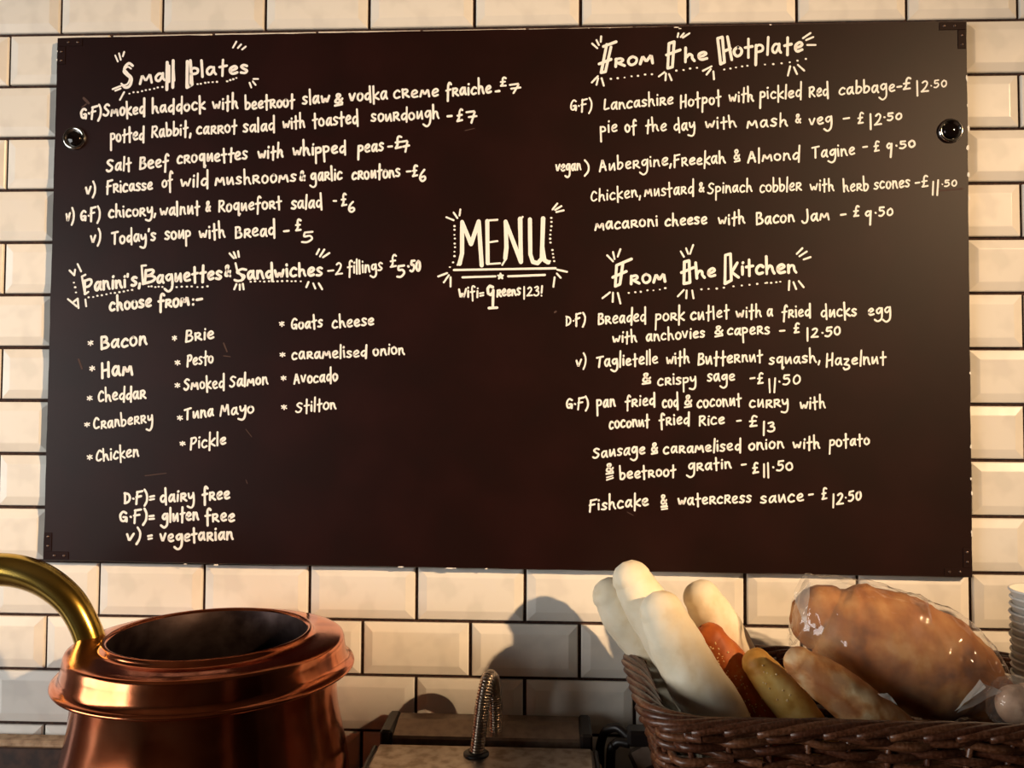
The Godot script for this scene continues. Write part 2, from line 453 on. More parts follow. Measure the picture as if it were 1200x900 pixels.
# ---------------------------------------------------------------- hand lettering
# strokes of each character on a grid: baseline 0, small letters 6 high, tall ones 9 to 10.
# "width|stroke|stroke"; a stroke is ~smooth or /straight, points "x y" divided by commas
const GLYPHS := {
	"a": "4.4|~3.8 5,2 5.9,.3 3.5,.6 .8,2 .4,3.8 4.4|~3.9 5.9,3.8 2,4.6 .1",
	"b": "4|/0 10,.3 .2|~.3 3,1.5 5.3,3.6 4.4,3.8 2,2 .1,.3 .3",
	"c": "3.8|~3.8 5,2.2 6,.4 4,.2 1.6,1.6 .1,3.8 .8",
	"d": "4.2|~3.8 4.6,2 5.4,.3 3.2,.8 .8,2.4 .5,3.8 3|/3.9 10,4 -1.6",
	"e": "4|~.4 2.6,2.4 3.2,3.8 4.6,2.6 6,.6 4.6,.3 2,1.6 .2,4 .9",
	"f": "3.6|~4 8.6,2.8 9.6,1.7 8,1.6 3,1.5 -2.8|/0 4.6,3.6 5.2",
	"g": "4.4|~4 5,2.2 6,.4 4.2,.8 2,2.4 1.6,4 4.6|~4.1 6,4.4 1,4 -3,1.6 -4.6,-1 -3.2",
	"h": "4.4|/.2 10,.4 -.2|~.4 2.6,1.8 5.2,3.2 4.4,3.5 2,4.5 0",
	"i": ".8|/.4 5.6,.5 0|/.5 8.2,.6 8.6",
	"k": "4|/.3 10,.4 -2.6|/4 6,.5 2.6,4.2 -.2",
	"l": ".8|/.4 10,.4 -.6",
	"m": "6|/0 0,1 5.8,2.9 1.6,5 6,5.9 0",
	"n": "4.2|/.3 5.8,.3 0|~.3 3,1.6 5.4,3 5,3.5 2,4.4 0",
	"o": "4|~2 6,.3 4.6,.2 1.8,1.8 0,3.7 1.4,3.8 4.4,2 6",
	"p": "4|/.2 5.8,.3 -5|~.3 5,1.8 5.9,3.6 4.8,3.4 2.2,.4 1.4",
	"q": "4.4|~4 5,2.2 6,.4 4.2,.8 1.6,2.4 1.2,4 4.6|/4.1 6,4 -4,5.2 -2.4",
	"r": "4.2|/.3 5.9,.3 0|~.2 5.6,2.6 6,3.6 4.6,2.4 3,.6 2.6|/1 2.8,4.4 0",
	"s": "3.4|~3.4 5.3,1.8 6,.4 4.8,1.6 3.2,3.2 1.8,2 .2,0 .6",
	"t": "3.4|/1.7 9.2,1.7 -1.2|/0 5,3.7 5.6",
	"u": "4.4|/.3 5.8,.4 .3,1.2 .3,3.4 5.4|/3.5 5.9,4.3 0",
	"v": "4|/0 5.8,1.6 0,4 6",
	"w": "5.8|/0 5.8,1.3 .2,3 4.4,4.4 .2,5.8 6",
	"y": "4|~0 5.8,.6 2.6,2 2.2,3.6 4.4|~3.8 6,4 1,3.4 -3,1.6 -4.4,-1 -3.6",
	"z": "3.8|/.2 5.6,3.6 5.6,.4 .8|~.4 .8,3.4 -.4,3.6 -3,1 -4,-.4 -2.6",
	"S": "4.6|~4.6 8,2.6 9,.6 7,2.2 5,4 3.2,3 .6,1 0,-.4 1",
	"B": "4.6|/.4 9.2,.2 -.4|~.4 9,3 9,3.6 7,2.4 5.2,.6 4.8,3 4.6,4.6 2.6,3.4 .4,.2 -.2",
	"F": "4.4|/.8 9,.3 -1.4|/.6 8.6,4.8 9.4|/0 4.6,3.6 5.2",
	"R": "4.4|/.4 8.4,.2 0|~.2 8,3 8.4,4 6.6,2.6 4.6,.6 4|/1.2 4.2,4.6 0",
	"T": "5|/2.6 8.6,2.2 -.4|/0 8.4,5.2 9.2",
	"P": "4.2|/.4 8.8,.2 -.8|~.2 8.4,3 8.8,4 6.6,2.6 4.4,.4 4",
	"H": "4.6|/.4 9.6,0 -.8|/4.2 10,4 0|/.2 4.2,4.2 5",
	"C": "4.6|~4.4 7,2.6 8.6,.6 5.6,.4 2,2 .1,4.6 1.2",
	"G": "4.8|~4.4 7.4,2.4 8.6,.4 5.6,.8 1.4,2.8 .6,4.4 3.4|/2.4 3.8,4.6 4,4.4 0",
	"J": "4.6|~3.8 9.4,4 3,3.4 -.6,1.4 -1.2,0 .2",
	"L": "4|/.6 9,.2 0,4 .8",
	"M": "6.4|/0 -.4,1.4 8.6,3.2 2.4,5.4 9,6.2 0",
	"A": "5|/0 -.4,2.4 9,4.8 0|/.8 2.8,4.2 3.2",
	"D": "4.2|/.4 8,.4 0|~.2 7.8,3 6.8,4 4,3 1,.2 0",
	"W": "6|/0 8,1.4 0,3 5,4.4 .4,6 8.4",
	"1": "1|/.5 9,.4 -3.4",
	"2": "3.8|~.4 7.4,2 8.8,3.4 7,2.2 3.6,0 .2|/0 .2,4 .6",
	"3": "3.6|~.2 8,2.4 8.6,3 6.6,1.4 4.8,3.4 4,3.4 1,1.4 -.2,0 .8",
	"5": "4|/3.9 8.4,1 8.2|~1 8.2,.8 5.2,3 5.2,3.8 2.6,2 .2,0 .6",
	"0": "3.8|~2.2 7.4,.4 5.4,.4 2,2 .2,3.8 2.2,3.6 6,2.2 7.4",
	"6": "3.8|~3 8.6,1 5.6,.3 2,1.8 0,3.6 1.4,3 3.6,.6 2.6",
	"7": "4.6|/.2 8.4,4 8.8,2.2 -.4|/1 4.2,4.8 4.8",
	"9": "4|~3.6 7,2 8.6,.4 6.4,1.6 4.4,3.4 6.6|/3.6 8.4,3.2 -3.4",
	"£": "4|~3.8 8.6,2.4 9.4,1.4 7.4,1.4 3,.2 .4|/.2 .4,3.8 .8|/0 4.8,3.2 5",
	"&": "4.8|~4.6 0,1 5.6,1.2 7.4,2.6 7.6,3 6.2,.6 3,.2 1.2,1.6 .2,3.2 1.2,4.6 3.6",
	"_": "4.8|~4.6 0,1 5.6,1.2 7.4,2.6 7.6,3 6.2,.6 3,.2 1.2,1.6 .2,3.2 1.2,4.6 3.6|/0 -2,4.6 -1.3",
	"-": "3|/0 3.4,3 3.6",
	".": ".8|/.3 3.5,.6 3.2",
	",": ".8|/.8 .8,0 -2.4",
	")": "2.2|~.4 10,2 6,1.8 1,0 -3",
	"'": ".6|/.4 9.6,.2 7.6",
	"*": "4|/.6 1.4,3.4 5|/3.6 1.6,.4 4.8|/2 0,2 6",
	":": ".6|/.3 1,.3 .6|/.3 5,.3 4.6",
	"=": "3|/0 3.8,3 4.2|/0 1.4,3 1.8",
	"!": "1|/.8 9.4,.5 2.4|/.3 -.2,.5 -.5",
}

# each line: small-letter height and pen width in pixels, then the words as "word x0 x1 base0 base1"
const MENU_LINES := [
	[10, 3.3, "G.F) 94 119 139 137;Smoked 121 170 136 133;haddock 177.5 240.5 132.5 128;with 249 279 128 126.5;beetroot 287 345 128 125;slaw 354 386 122 120;_ 392 402 121 120;vodka 409 454 119 115.5;creme 461 514 115 112.5;fraiche 522 576 112.5 108.5;- 580 586 111.5 111"],
	[8, 2.8, "£ 586 594 101 101;7 595 609.5 109 108"],
	[10, 3.1, "potted 129 169 166 163.5;Rabbit, 177.5 224 160.5 158;carrot 230 277.5 157.5 155;salad 284.5 322 155 152;with 331 357.5 151 149;toasted 366 420 148 144.5;sourdough 434.5 514.5 142.5 138.5;- 524 530 141 141;£ 535 542.5 143 142;7 546 559 144 143"],
	[10, 3.3, "Salt 125 154 200.5 198.5;Beef 163 197.5 198 195;croquettes 207 290 191.5 186.5;with 302 332 186.5 184;whipped 342.5 405.5 183 178.5;peas 419 449.5 179 176.5;- 454 460 176.5 176;£ 462.5 471 174 173;7 470 480 178 177"],
	[10, 3.1, "v) 100 112.5 229 227;Fricasse 124.5 179 226 222;of 189.5 202.5 220 218.5;wild 211 244 219.5 217.5;mushrooms 252 347 217 212.5;& 351 358 212 211;garlic 364 401 212 209.5;croutons 412 469 210.5 206.5;- 476 482 206 206;£ 483 490 207.5 207;6 491 499.5 212 212"],
	[10, 3.1, "v) 77 87 260 258.5;G.F) 94 117.5 259 256.5;chicory, 127 182.5 255 251.5;walnut 187 234 253 249.5;& 241 247 248.5 247.5;Roquefort 256 330 248.5 243.5;salad 341 377.5 244.5 242.5;- 390 395 240 240;£ 400 407 241.5 241;6 408 416 248 248"],
	[10, 3.2, "v) 106 118 285 283;Today's 130.5 182.5 286 281;soup 193 224 280.5 278.5;with 233 264 279.5 277.5;Bread 275.5 322.5 278.5 275.5;- 332 339 275.5 275;£ 346 353.5 271 271;5 353 367 285 284"],
	[11, 3.9, "P 98 109 343 341;anini's, 110 165 341 334;B 168 182.5 332 330;aguettes 183 260 331.5 327;& 263 271 324 323;S 275 289 329.5 328;andwiches 289.5 378 327 322.5"],
	[10, 2.8, "- 384 391 322 322;2 393 401 322 321.5;fillings 407 448 320.5 317;£ 457 465 313 312"],
	[11, 3.4, "5 465 475 325 324;.50 477 493 318 317"],
	[10.5, 3.8, "choose 128 177.5 364 359.5;from 185 222 360.5 357.5;:- 225 237.5 358 356"],
	[6, 2, "* 102 110 405 405;* 104 112 435 435;* 101 109 469 469;* 98 106 500 500;* 101 109 538.5 538.5;* 201 208 399 399;* 204 212 427.5 427.5;* 204 212 454 454;* 207 215 492.5 492.5;* 210 218 522 522;* 327 334 382 382;* 327 335 418.5 418.5;* 328 336 445.5 445.5;* 329 337 480 480"],
	[11, 3.8, "Bacon 118 172 409 403.5"],
	[12, 4, "Ham 119 156 441.5 438.5"],
	[9.5, 3.2, "Cheddar 114.5 171 470.5 466"],
	[9.5, 2.9, "Cranberry 109.5 179 503 494.5"],
	[9.5, 2.9, "Chicken 112 162.5 541 534"],
	[9.5, 3.1, "Brie 217 251 400 396.5"],
	[9.5, 2.9, "Pesto 219 250 429 424.5"],
	[9.5, 3, "Smoked 215.5 263 456.5 454;Salmon 269 314 453 449.5"],
	[9.5, 3, "Tuna 216 250.5 492 487;Mayo 257.5 297.5 487 483"],
	[9.5, 3, "Pickle 222.5 265 526.5 520"],
	[9.5, 2.9, "Goats 341 378 386 382.5;cheese 389 438 384.5 380.5"],
	[9, 2.9, "caramelised 341.5 430 421 417.5;onion 437 474 417 414.5"],
	[9.5, 2.9, "Avocado 344 396 449.5 446"],
	[9, 2.9, "Stilton 347 394 483 479"],
	[10, 3.4, "D.F)= 145 181 590 587;dairy 187.5 228 588.5 586;free 237 269.5 586.5 584"],
	[10, 3.4, "G.F)= 140 181 611.5 610;gluten 189.5 233 611 609;free 240 275 611 610.5"],
	[10, 3.4, "v) 147.5 165 634 633;= 173 179 634 633.5;vegetarian 187.5 273 635 632"],
	[8.5, 2.8, "Wifi= 537 567 349 348"],
	[8.5, 3, "reens 582 610 347.5 345.5"],
	[8, 2.6, "123! 613 636 347 346"],
	[9.5, 2.8, "G.F) 668 694 130 128;Lancashire 707 789 129 121.5;Hotpot 797 845 125.5 121.5;with 854 883 119.5 117.5;pickled 890 939.5 116 113;Red 948 971 114 112;cabbage 983 1049 111 106.5;- 1051 1057 106.5 106"],
	[9.5, 2.8, "£ 1058 1067.5 105 104.5;12 1073.5 1088 107.5 107"],
	[7, 2.3, ".50 1090 1109 103.5 102"],
	[9.5, 2.8, "pie 703 723.5 156 154;of 732 746 154.5 153.5;the 756 781 155 152.5;day 789.5 814.5 153 151.5;with 826 863 151 148.5;mash 875 923 150 147;& 932 939 144.5 144;veg 948 975 146.5 144.5;- 988 996 143.5 143;£ 1005 1012 145 144.5;12 1019 1033 146.5 146"],
	[7.5, 2.8, ".50 1035 1056.5 141.5 140"],
	[9.5, 2.8, "vegan 651 681 201.5 198.5;) 684.5 691 202 202;Aubergine, 702 787 200.5 193;Freekah 789.5 850 194.5 190.5;_ 860 867.5 186.5 186;Almond 876 937 190 186.5;Tagine 951.5 1002 185 181;- 1011 1017 177 176.5;£ 1024 1031 177.5 177;9 1038 1046 180 179.5"],
	[7.5, 2.8, ".50 1049 1072.5 174 172.5"],
	[9.5, 2.6, "Chicken, 692 751 236 230;mustard 755 813 230.5 226.5;& 819 825.5 225.5 225;Spinach 829.5 881.5 227 224;cobbler 890 939.5 225.5 222.5;with 949 977.5 224 222.5;herb 988 1018 224.5 223;scones 1024 1066 221.5 219;- 1072 1078 219 218.5;£ 1080 1088 219.5 219;11 1092 1100 224.5 224"],
	[6.5, 2.2, ".50 1103 1121 218.5 217.5"],
	[9.5, 3, "macaroni 697 771 269.5 264.5;cheese 779 828.5 265 262;with 841.5 873 263.5 261.5;Bacon 886 931 263 259.5;Jam 939 972 259.5 257.5;- 984.5 991.5 256 255.5;£ 1000 1007 254.5 254;9 1013 1022 259.5 259"],
	[8, 2.9, ".50 1025 1046.5 253.5 252"],
	[9.5, 2.8, "D.F) 663 686.5 381 379;Breaded 700.5 757 379.5 376.5;pork 767.5 802 376.5 374.5;cutlet 809 854.5 375 371.5;with 862.5 892.5 373 371;a 898.5 905.5 371 370.5;fried 916 950 372 370;ducks 962 1004 371.5 369.5;egg 1017 1044 369.5 367.5"],
	[9, 2.8, "with 717.5 746.5 402 400;anchovies 757 826 399.5 395;_ 837.5 847.5 391.5 391;capers 852 902 392.5 391;- 913 920 392.5 392;£ 930 937 390.5 390;12 945 958.5 395.5 395"],
	[8.5, 3.1, ".50 962 985 395 392.5"],
	[9.5, 2.8, "v) 675 687 430 428;Taglietelle 698.5 771 430 425.5;with 780.5 808 427.5 425;Butternut 817.5 893.5 427.5 423;squash, 901 961 427 424;Hazelnut 968 1038 428.5 426"],
	[9, 2.8, "_ 752.5 763 448 447;crispy 770.5 816 451.5 448.5;sage 828.5 861 447 445.5;- 878.5 885 447.5 447;£ 887.5 895 450 449.5;11 900.5 909.5 456 455;.50 912 937.5 451.5 449.5"],
	[9.5, 2.9, "G.F) 663 690 479 477;pan 699 721 478 476;fried 732.5 768 476.5 474.5;cod 776 795 478 477;_ 802 811 475 474.5;coconut 816.5 868.5 477.5 474.5;curry 878 924 478 475.5;with 937 967.5 479.5 477.5"],
	[9, 2.9, "coconut 713.5 761 502.5 498.5;fried 772.5 808 498.5 496.5;Rice 819 849 498.5 496.5;- 863 869 497.5 497;£ 878 888 500 499.5;13 893.5 908 506 505.5"],
	[9, 2.9, "Sausage 695 756 537 531;_ 763 771 529.5 529;caramelised 777 868.5 531.5 527.5;onion 877 918.5 527.5 525;with 929 961 526 524.5;potato 971.5 1019 523.5 520.5"],
	[9, 2.9, "_ 710 719.5 553.5 553;beetroot 726 792 561.5 557;gratin 806 857 551.5 548.5;- 869 875 548.5 548;£ 882 889.5 554.5 554;11 894 902 555 554.5;.50 905 929 552.5 550.5"],
	[9.5, 2.9, "Fishcake 690 760 598.5 592;_ 774 782 591 590.5;watercress 794 880.5 592 588.5;sauce 891 942 589.5 587;- 947.5 953.5 585 584.5;£ 963 969.5 585 584.5;12 975 988 591 590.5;.50 990 1009 588 585.5"],
	[11, 4.2, "rom 720 766 78 73.5;he 801 829.5 72.5 69.5"],
	[12, 4, "otplate 859 941 66 60"],
	[11, 4.2, "rom 738 780.5 333 330;he 815 839 326 324;itchen 868 933.5 321.5 319.5"],
	[21, 4.4, "S 143.5 157 103 102"],
	[17, 2.6, "S 142.5 154 100 99"],
	[11, 3.9, "mall 163 206 98 93;plates 222 291 89 85"],
]

# further pen strokes, four numbers per straight stroke: bursts, rules and hollow initials; width first
const PEN_STROKES := [
	["Small plates", 2.2, "135 65 138 72;139.5 62.5 141.5 70;145.5 60.8 144 66;277 48.8 273 55.8;282.5 52 278.8 56.3;288 54.5 283.8 58;292.5 97 294.5 102.5;296.3 95.5 299.5 99.5;297 92.5 302.5 92.5;132 104.5 141.3 100.8;135 106.3 141.3 103.8;145.5 108 140.5 117"],
	["Small plates", 3.6, "196 73 195.5 105;203 71 202.5 102.5;219.5 72 219 102.5;219 102.5 225 99;223 71 225 99"],
	["Panini's", 2.4, "81.5 317 87 322.5;87 322.5 88 316;91 309.5 95 318;79.5 350.5 90 359;86.5 353.5 91 350;91 350 92 361;100 351 101 359;269 297 274 302.5;274 295.5 276.5 302;279 294.5 280 301;277 333 274.5 339;281 333.5 281 339.5;284.5 332.5 285.5 339;374 292 371 298;380 292.5 375 300.5;386 296.5 378.5 301.5;361.5 330.5 359 336.5;367 332 369.5 338;373.5 332 377.5 339"],
	["Panini's", 2.4, "96 324 99.5 345;96 324 100 322;99.5 345 103.5 342;166 311.5 167.5 333;166 311.5 171 311;167.5 333 172 331;276 308.5 278 317;278 317 284.5 325;284.5 325 283 329"],
	["Menu", 2.3, "523 254.5 531.5 258;531.5 249 536 255.5;539.5 245.5 538.5 252.5;653 238.5 647.5 245.5;658 241.5 650.5 246;660.5 246.5 652 248.5;524 320 513.5 324;526 322.5 520 331;528 325 528 336;653 316 664.5 318.5;652.5 320.5 657 325.5;650 325 648.5 336"],
	["Menu", 2.6, "532 316.4 651 314.4;542 325 580.5 323.8;595.5 323.8 638.5 322.2"],
	["Menu", 2, "586.5 320.5 584.5 326.5;584.5 326.5 589.5 322.7;589.5 322.7 583.5 322.9;583.5 322.9 588.8 326.3;588.8 326.3 586.5 320.5"],
	["Menu", 4.9, "538.5 309 541.5 297;541.5 297 541.5 260;541.5 260 552 286;552 286 561 259.5;561 259.5 564.5 311;571 259 571.5 308.5;592.5 259.5 593.5 290;593.5 290 592 303;592.5 259.5 610.5 307;610.5 307 609.5 256.5;621 257 621.5 298;621.5 298 624.5 307;624.5 307 630 308.5;630 308.5 635 303;635 303 636.5 256;635.5 290 638 305;638 305 642.5 307.5"],
	["Menu", 2.3, "536 310.5 539 307;570 258.5 583 257.5;573 284 583 282.5;571 309.5 586 308.5;588.5 310.5 592.5 304;609.5 258 612.5 254;641 308.5 644.5 306"],
	["Wifi", 3.2, "577.5 336.5 574 335;574 335 571.5 338;571.5 338 572 344;572 344 575 345.5;575 345.5 578 342;578 340 577.5 360;573 361 582.5 360.5"],
	["From the Hotplate", 2.3, "694 51.2 700 56.5;699 47 701.8 52.7;704.5 42.6 704 49;693.5 96.7 700.7 89.2;699 99.3 701 91.8;705 91.8 707.6 100.4;795 39 794 43.4;801.4 39 797.7 43.4;808 39 800.3 44;772 89.6 778.7 84.6;779.8 94 780.4 86;784 86.8 787 94;823.7 83 834 77.7;828 87.4 833 81;836 83.7 836.7 92.8;941 44.7 949.8 38.7;944.6 47 953 43.4;946 52.7 955.8 52.7;923.3 88.5 926 77.7;930.3 78.8 934 86.8;935 76 942.4 82.7"],
	["From the Hotplate", 3.4, "711 52 704.5 85;704.5 85 709.5 84;716 55 709.5 84;707 54.5 722 49;702 75 716 69.5;784 51 782.5 80;782.5 80 788 78.5;790 49 788 78.5;784 51 790 49;781 64.5 797 58.5;841 45 844.5 75;844.5 75 849 73;849 73 846.5 43.5;841 45 846.5 43.5;852.5 43 857.5 70;848.5 60 856 57"],
	["From the Kitchen", 2.3, "711.5 299.2 718.4 306.2;718.4 295.3 720.2 303.6;727 292 723.9 300.8;706 349.5 714.8 342.6;718 353.8 718.4 343;724 343.4 727 355.6;797.7 294.7 801.4 300.8;804 291 806.4 297.5;812.3 287 808.6 297.5;794.3 347.3 801.4 339.8;804.2 349.5 804.7 340.4;811.2 340.4 812.7 349.5;933.7 297.6 940.2 291;936.8 300.4 945.4 294.8;941.8 304 949.8 301.3;924.4 339.8 925 329;929.8 330.7 933 338.8;936 329.4 941.8 336.6"],
	["From the Kitchen", 3.4, "722.5 311 721 335.5;721 335.5 726.5 333;730 308 726.5 333;722.5 311 740 303.5;718 325 734 318;802 307 801.5 332.5;801.5 332.5 808.5 331;807.5 305.5 808.5 331;802 307 807.5 305.5;798.5 319.5 813 313.5;850 299 849.5 332.5;849.5 332.5 857 328.5;850 299 856 297.5;856 297.5 857 328.5;864 308 857.5 319;857.5 319 865.5 325"],
	["extra rules", 1.8, "711 559.5 718 557.5;711 562.5 718.5 560;775 594.5 782 593.5;775.5 597 782 596"],
]

# rows of dots: x0 y0 x1 y1 count
const DOTS := [
	["Small plates", "152 109.5 190 101.5 9;231 98.7 254 95.5 6;266 94.8 277 91.5 4"],
	["Panini's", "104 348.5 155 339.5 11;174 336 190 336 5;201 336 243 336 8;294 330 352 329.5 12;86.5 331 89 343 3"],
	["Menu", "532.5 264.5 533 300.5 8;531 307.5 527.5 312.5 2;646 255.5 645 284 7;647 293 649 305.5 4"],
	["From the Hotplate", "716 92.8 763.5 86.8 7;792.8 83 816.6 79.4 4;849 81 876 76.6 5;896 75.5 916 74.4 3;925.5 73 944.6 69.5 3"],
	["From the Kitchen", "737 343.4 780 338 7;821.6 339 848.5 337 4;860 336 897 331.7 5;899 331.5 914.7 330 4"],
]

func pen_point(p: Vector2, lift: float) -> Vector3:
	return at(p.x, p.y, BOARD_FACE + lift)

# one pen stroke as a flat ribbon of wet-edge width with round ends; pts in photograph pixels
func pen(st: SurfaceTool, pts: Array, width: float, lift: float) -> void:
	var l := []
	var r := []
	var n := pts.size()
	for i in n:
		var t: Vector2 = (pts[mini(i + 1, n - 1)] - pts[maxi(i - 1, 0)])
		t = t.normalized() if t.length() > 0.0001 else Vector2.RIGHT
		var side := Vector2(-t.y, t.x)
		var w := width * 0.5 * (1.0 + 0.16 * noise.get_noise_2d(pts[i].x * 9.0, pts[i].y * 9.0))
		l.append(pts[i] + side * w)
		r.append(pts[i] - side * w)
	for i in n - 1:
		quad(st, pen_point(l[i], lift), pen_point(r[i], lift), pen_point(r[i + 1], lift), pen_point(l[i + 1], lift))
	for e in [0, n - 1]:
		var c: Vector2 = pts[e]
		var from: Vector2 = l[e] - c
		var sgn := 1.0 if e == 0 else -1.0
		for k in 4:
			var a: Vector2 = c + from.rotated(sgn * PI * k / 4.0)
			var b: Vector2 = c + from.rotated(sgn * PI * (k + 1) / 4.0)
			var tri := [c, a, b] if e == 1000 else ([c, b, a] if sgn > 0.0 else [c, a, b])
			for p in tri:
				st.add_vertex(pen_point(p, lift))

func smooth2(pts: Array, steps: int) -> Array:
	return spline(pts, steps)

var stroke_count := 0

func write(st: SurfaceTool, text: String, x0: float, x1: float, b0: float, b1: float, xh: float, pen_w: float) -> void:
	var gap := 1.9
	var total := -gap
	for ch in text:
		total += GLYPHS[ch].split("|")[0].to_float() + gap
	var k := (x1 - x0 - pen_w * 0.6) / maxf(total, 0.5)
	if text.length() == 1 and total < 1.5:
		k = xh / 6.0
	var x := x0 + pen_w * 0.3
	var v := xh / 6.0
	for ch in text:
		var parts: PackedStringArray = GLYPHS[ch].split("|")
		var w := parts[0].to_float()
		var tilt := rng.randf_range(-0.05, 0.05)
		var hop := rng.randf_range(-0.5, 0.5)
		var grow := rng.randf_range(0.92, 1.08)
		var reach := rng.randf_range(1.1, 1.55)
		for s in range(1, parts.size()):
			var q := []
			for c in parts[s].substr(1).split(","):
				var n := c.split_floats(" ")
				var gy: float = n[1] * grow
				if ch in "bdhkltf" and gy > 6.3:
					gy = 6.0 + (gy - 6.0) * reach
				elif ch in "dkltfgpqy" and gy < -0.5:
					gy *= reach
				var px: float = x + (n[0] + gy * tilt) * k + rng.randf_range(-0.22, 0.22)
				var f := clampf((px - x0) / maxf(x1 - x0, 1.0), 0.0, 1.0)
				q.append(Vector2(px, lerpf(b0, b1, f) + hop - gy * v + rng.randf_range(-0.22, 0.22)))
			if parts[s][0] == "~":
				q = smooth2(q, 4)
			else:
				q = bent(q)
			stroke_count += 1
			pen(st, q, pen_w * rng.randf_range(0.92, 1.08), 0.0002 + 0.000012 * (stroke_count % 12))
		x += (w + gap) * k

# straight strokes get small extra points so that corners stay round and full
func bent(q: Array) -> Array:
	var out := []
	for i in q.size() - 1:
		var a: Vector2 = q[i]
		var b: Vector2 = q[i + 1]
		var cut := minf(0.8 / maxf(a.distance_to(b), 0.01), 0.3)
		out.append(a if i == 0 else a.lerp(b, cut))
		out.append(a.lerp(b, 0.5))
		out.append(b if i == q.size() - 2 else a.lerp(b, 1.0 - cut))
	return out

func lettering(board: Node3D, frame: Vector3) -> void:
	var sets := []
	for line in MENU_LINES:
		for item in line[2].split(";"):
			var st := begin()
			st.set_smooth_group(-1)
			var w: PackedStringArray = item.split(" ")
			write(st, w[0], w[1].to_float(), w[2].to_float(), w[3].to_float(), w[4].to_float(), line[0] * 0.86, line[1] * 0.78)
			sets.append(["lettering", st])
	for line in PEN_STROKES:
		var st := begin()
		st.set_smooth_group(-1)
		for item in line[2].split(";"):
			var n: PackedFloat64Array = item.split_floats(" ")
			stroke_count += 1
			var a := Vector2(n[0], n[1])
			var b := Vector2(n[2], n[3])
			pen(st, [a, a.lerp(b, 0.5), b], line[1], 0.0002 + 0.000012 * (stroke_count % 12))
		sets.append(["pen_flourish", st])
	for row in DOTS:
		var st := begin()
		st.set_smooth_group(-1)
		for item in row[1].split(";"):
			var n: PackedFloat64Array = item.split_floats(" ")
			for i in int(n[4]):
				var p := Vector2(n[0], n[1]).lerp(Vector2(n[2], n[3]), i / maxf(n[4] - 1.0, 1.0)) + Vector2(rng.randf_range(-0.5, 0.5), rng.randf_range(-0.5, 0.5))
				pen(st, [p - Vector2(0.3, 0), p + Vector2(0.3, 0)], rng.randf_range(1.8, 2.5), 0.0002)
		sets.append(["dotted_line", st])
	for s in sets:
		var o := put(s[0], finish(s[1]), mats.paint, board, -frame)
		if s[0] != "lettering":
			o.set_meta("kind", "stuff")
	# pale smears and scratches left by wiping
	var gst := begin()
	gst.set_smooth_group(-1)
	for g in ["98 115 104 121 3", "96 126 101 122 1.6", "92 421 96 432 2", "262 402 266 412 1.6", "170 557.5 195 554.5 1", "262 417 270 418 1", "288 562 290 567 .8", "545 153 556 150.5 .8", "288 503 295 512 .8", "1094 224 1128 221 2", "650 366 651.5 365 2", "735 600 742 604 .8", "98 222 102 218 1.2", "82 256 86 252 1.2"]:
		var n: PackedFloat64Array = g.split_floats(" ")
		pen(gst, [Vector2(n[0], n[1]), Vector2(n[0] + n[2], n[1] + n[3]) * 0.5, Vector2(n[2], n[3])], n[4], 0.00012)
	put("chalk_smear", finish(gst), mats.ghost, board, -frame).set_meta("kind", "stuff")

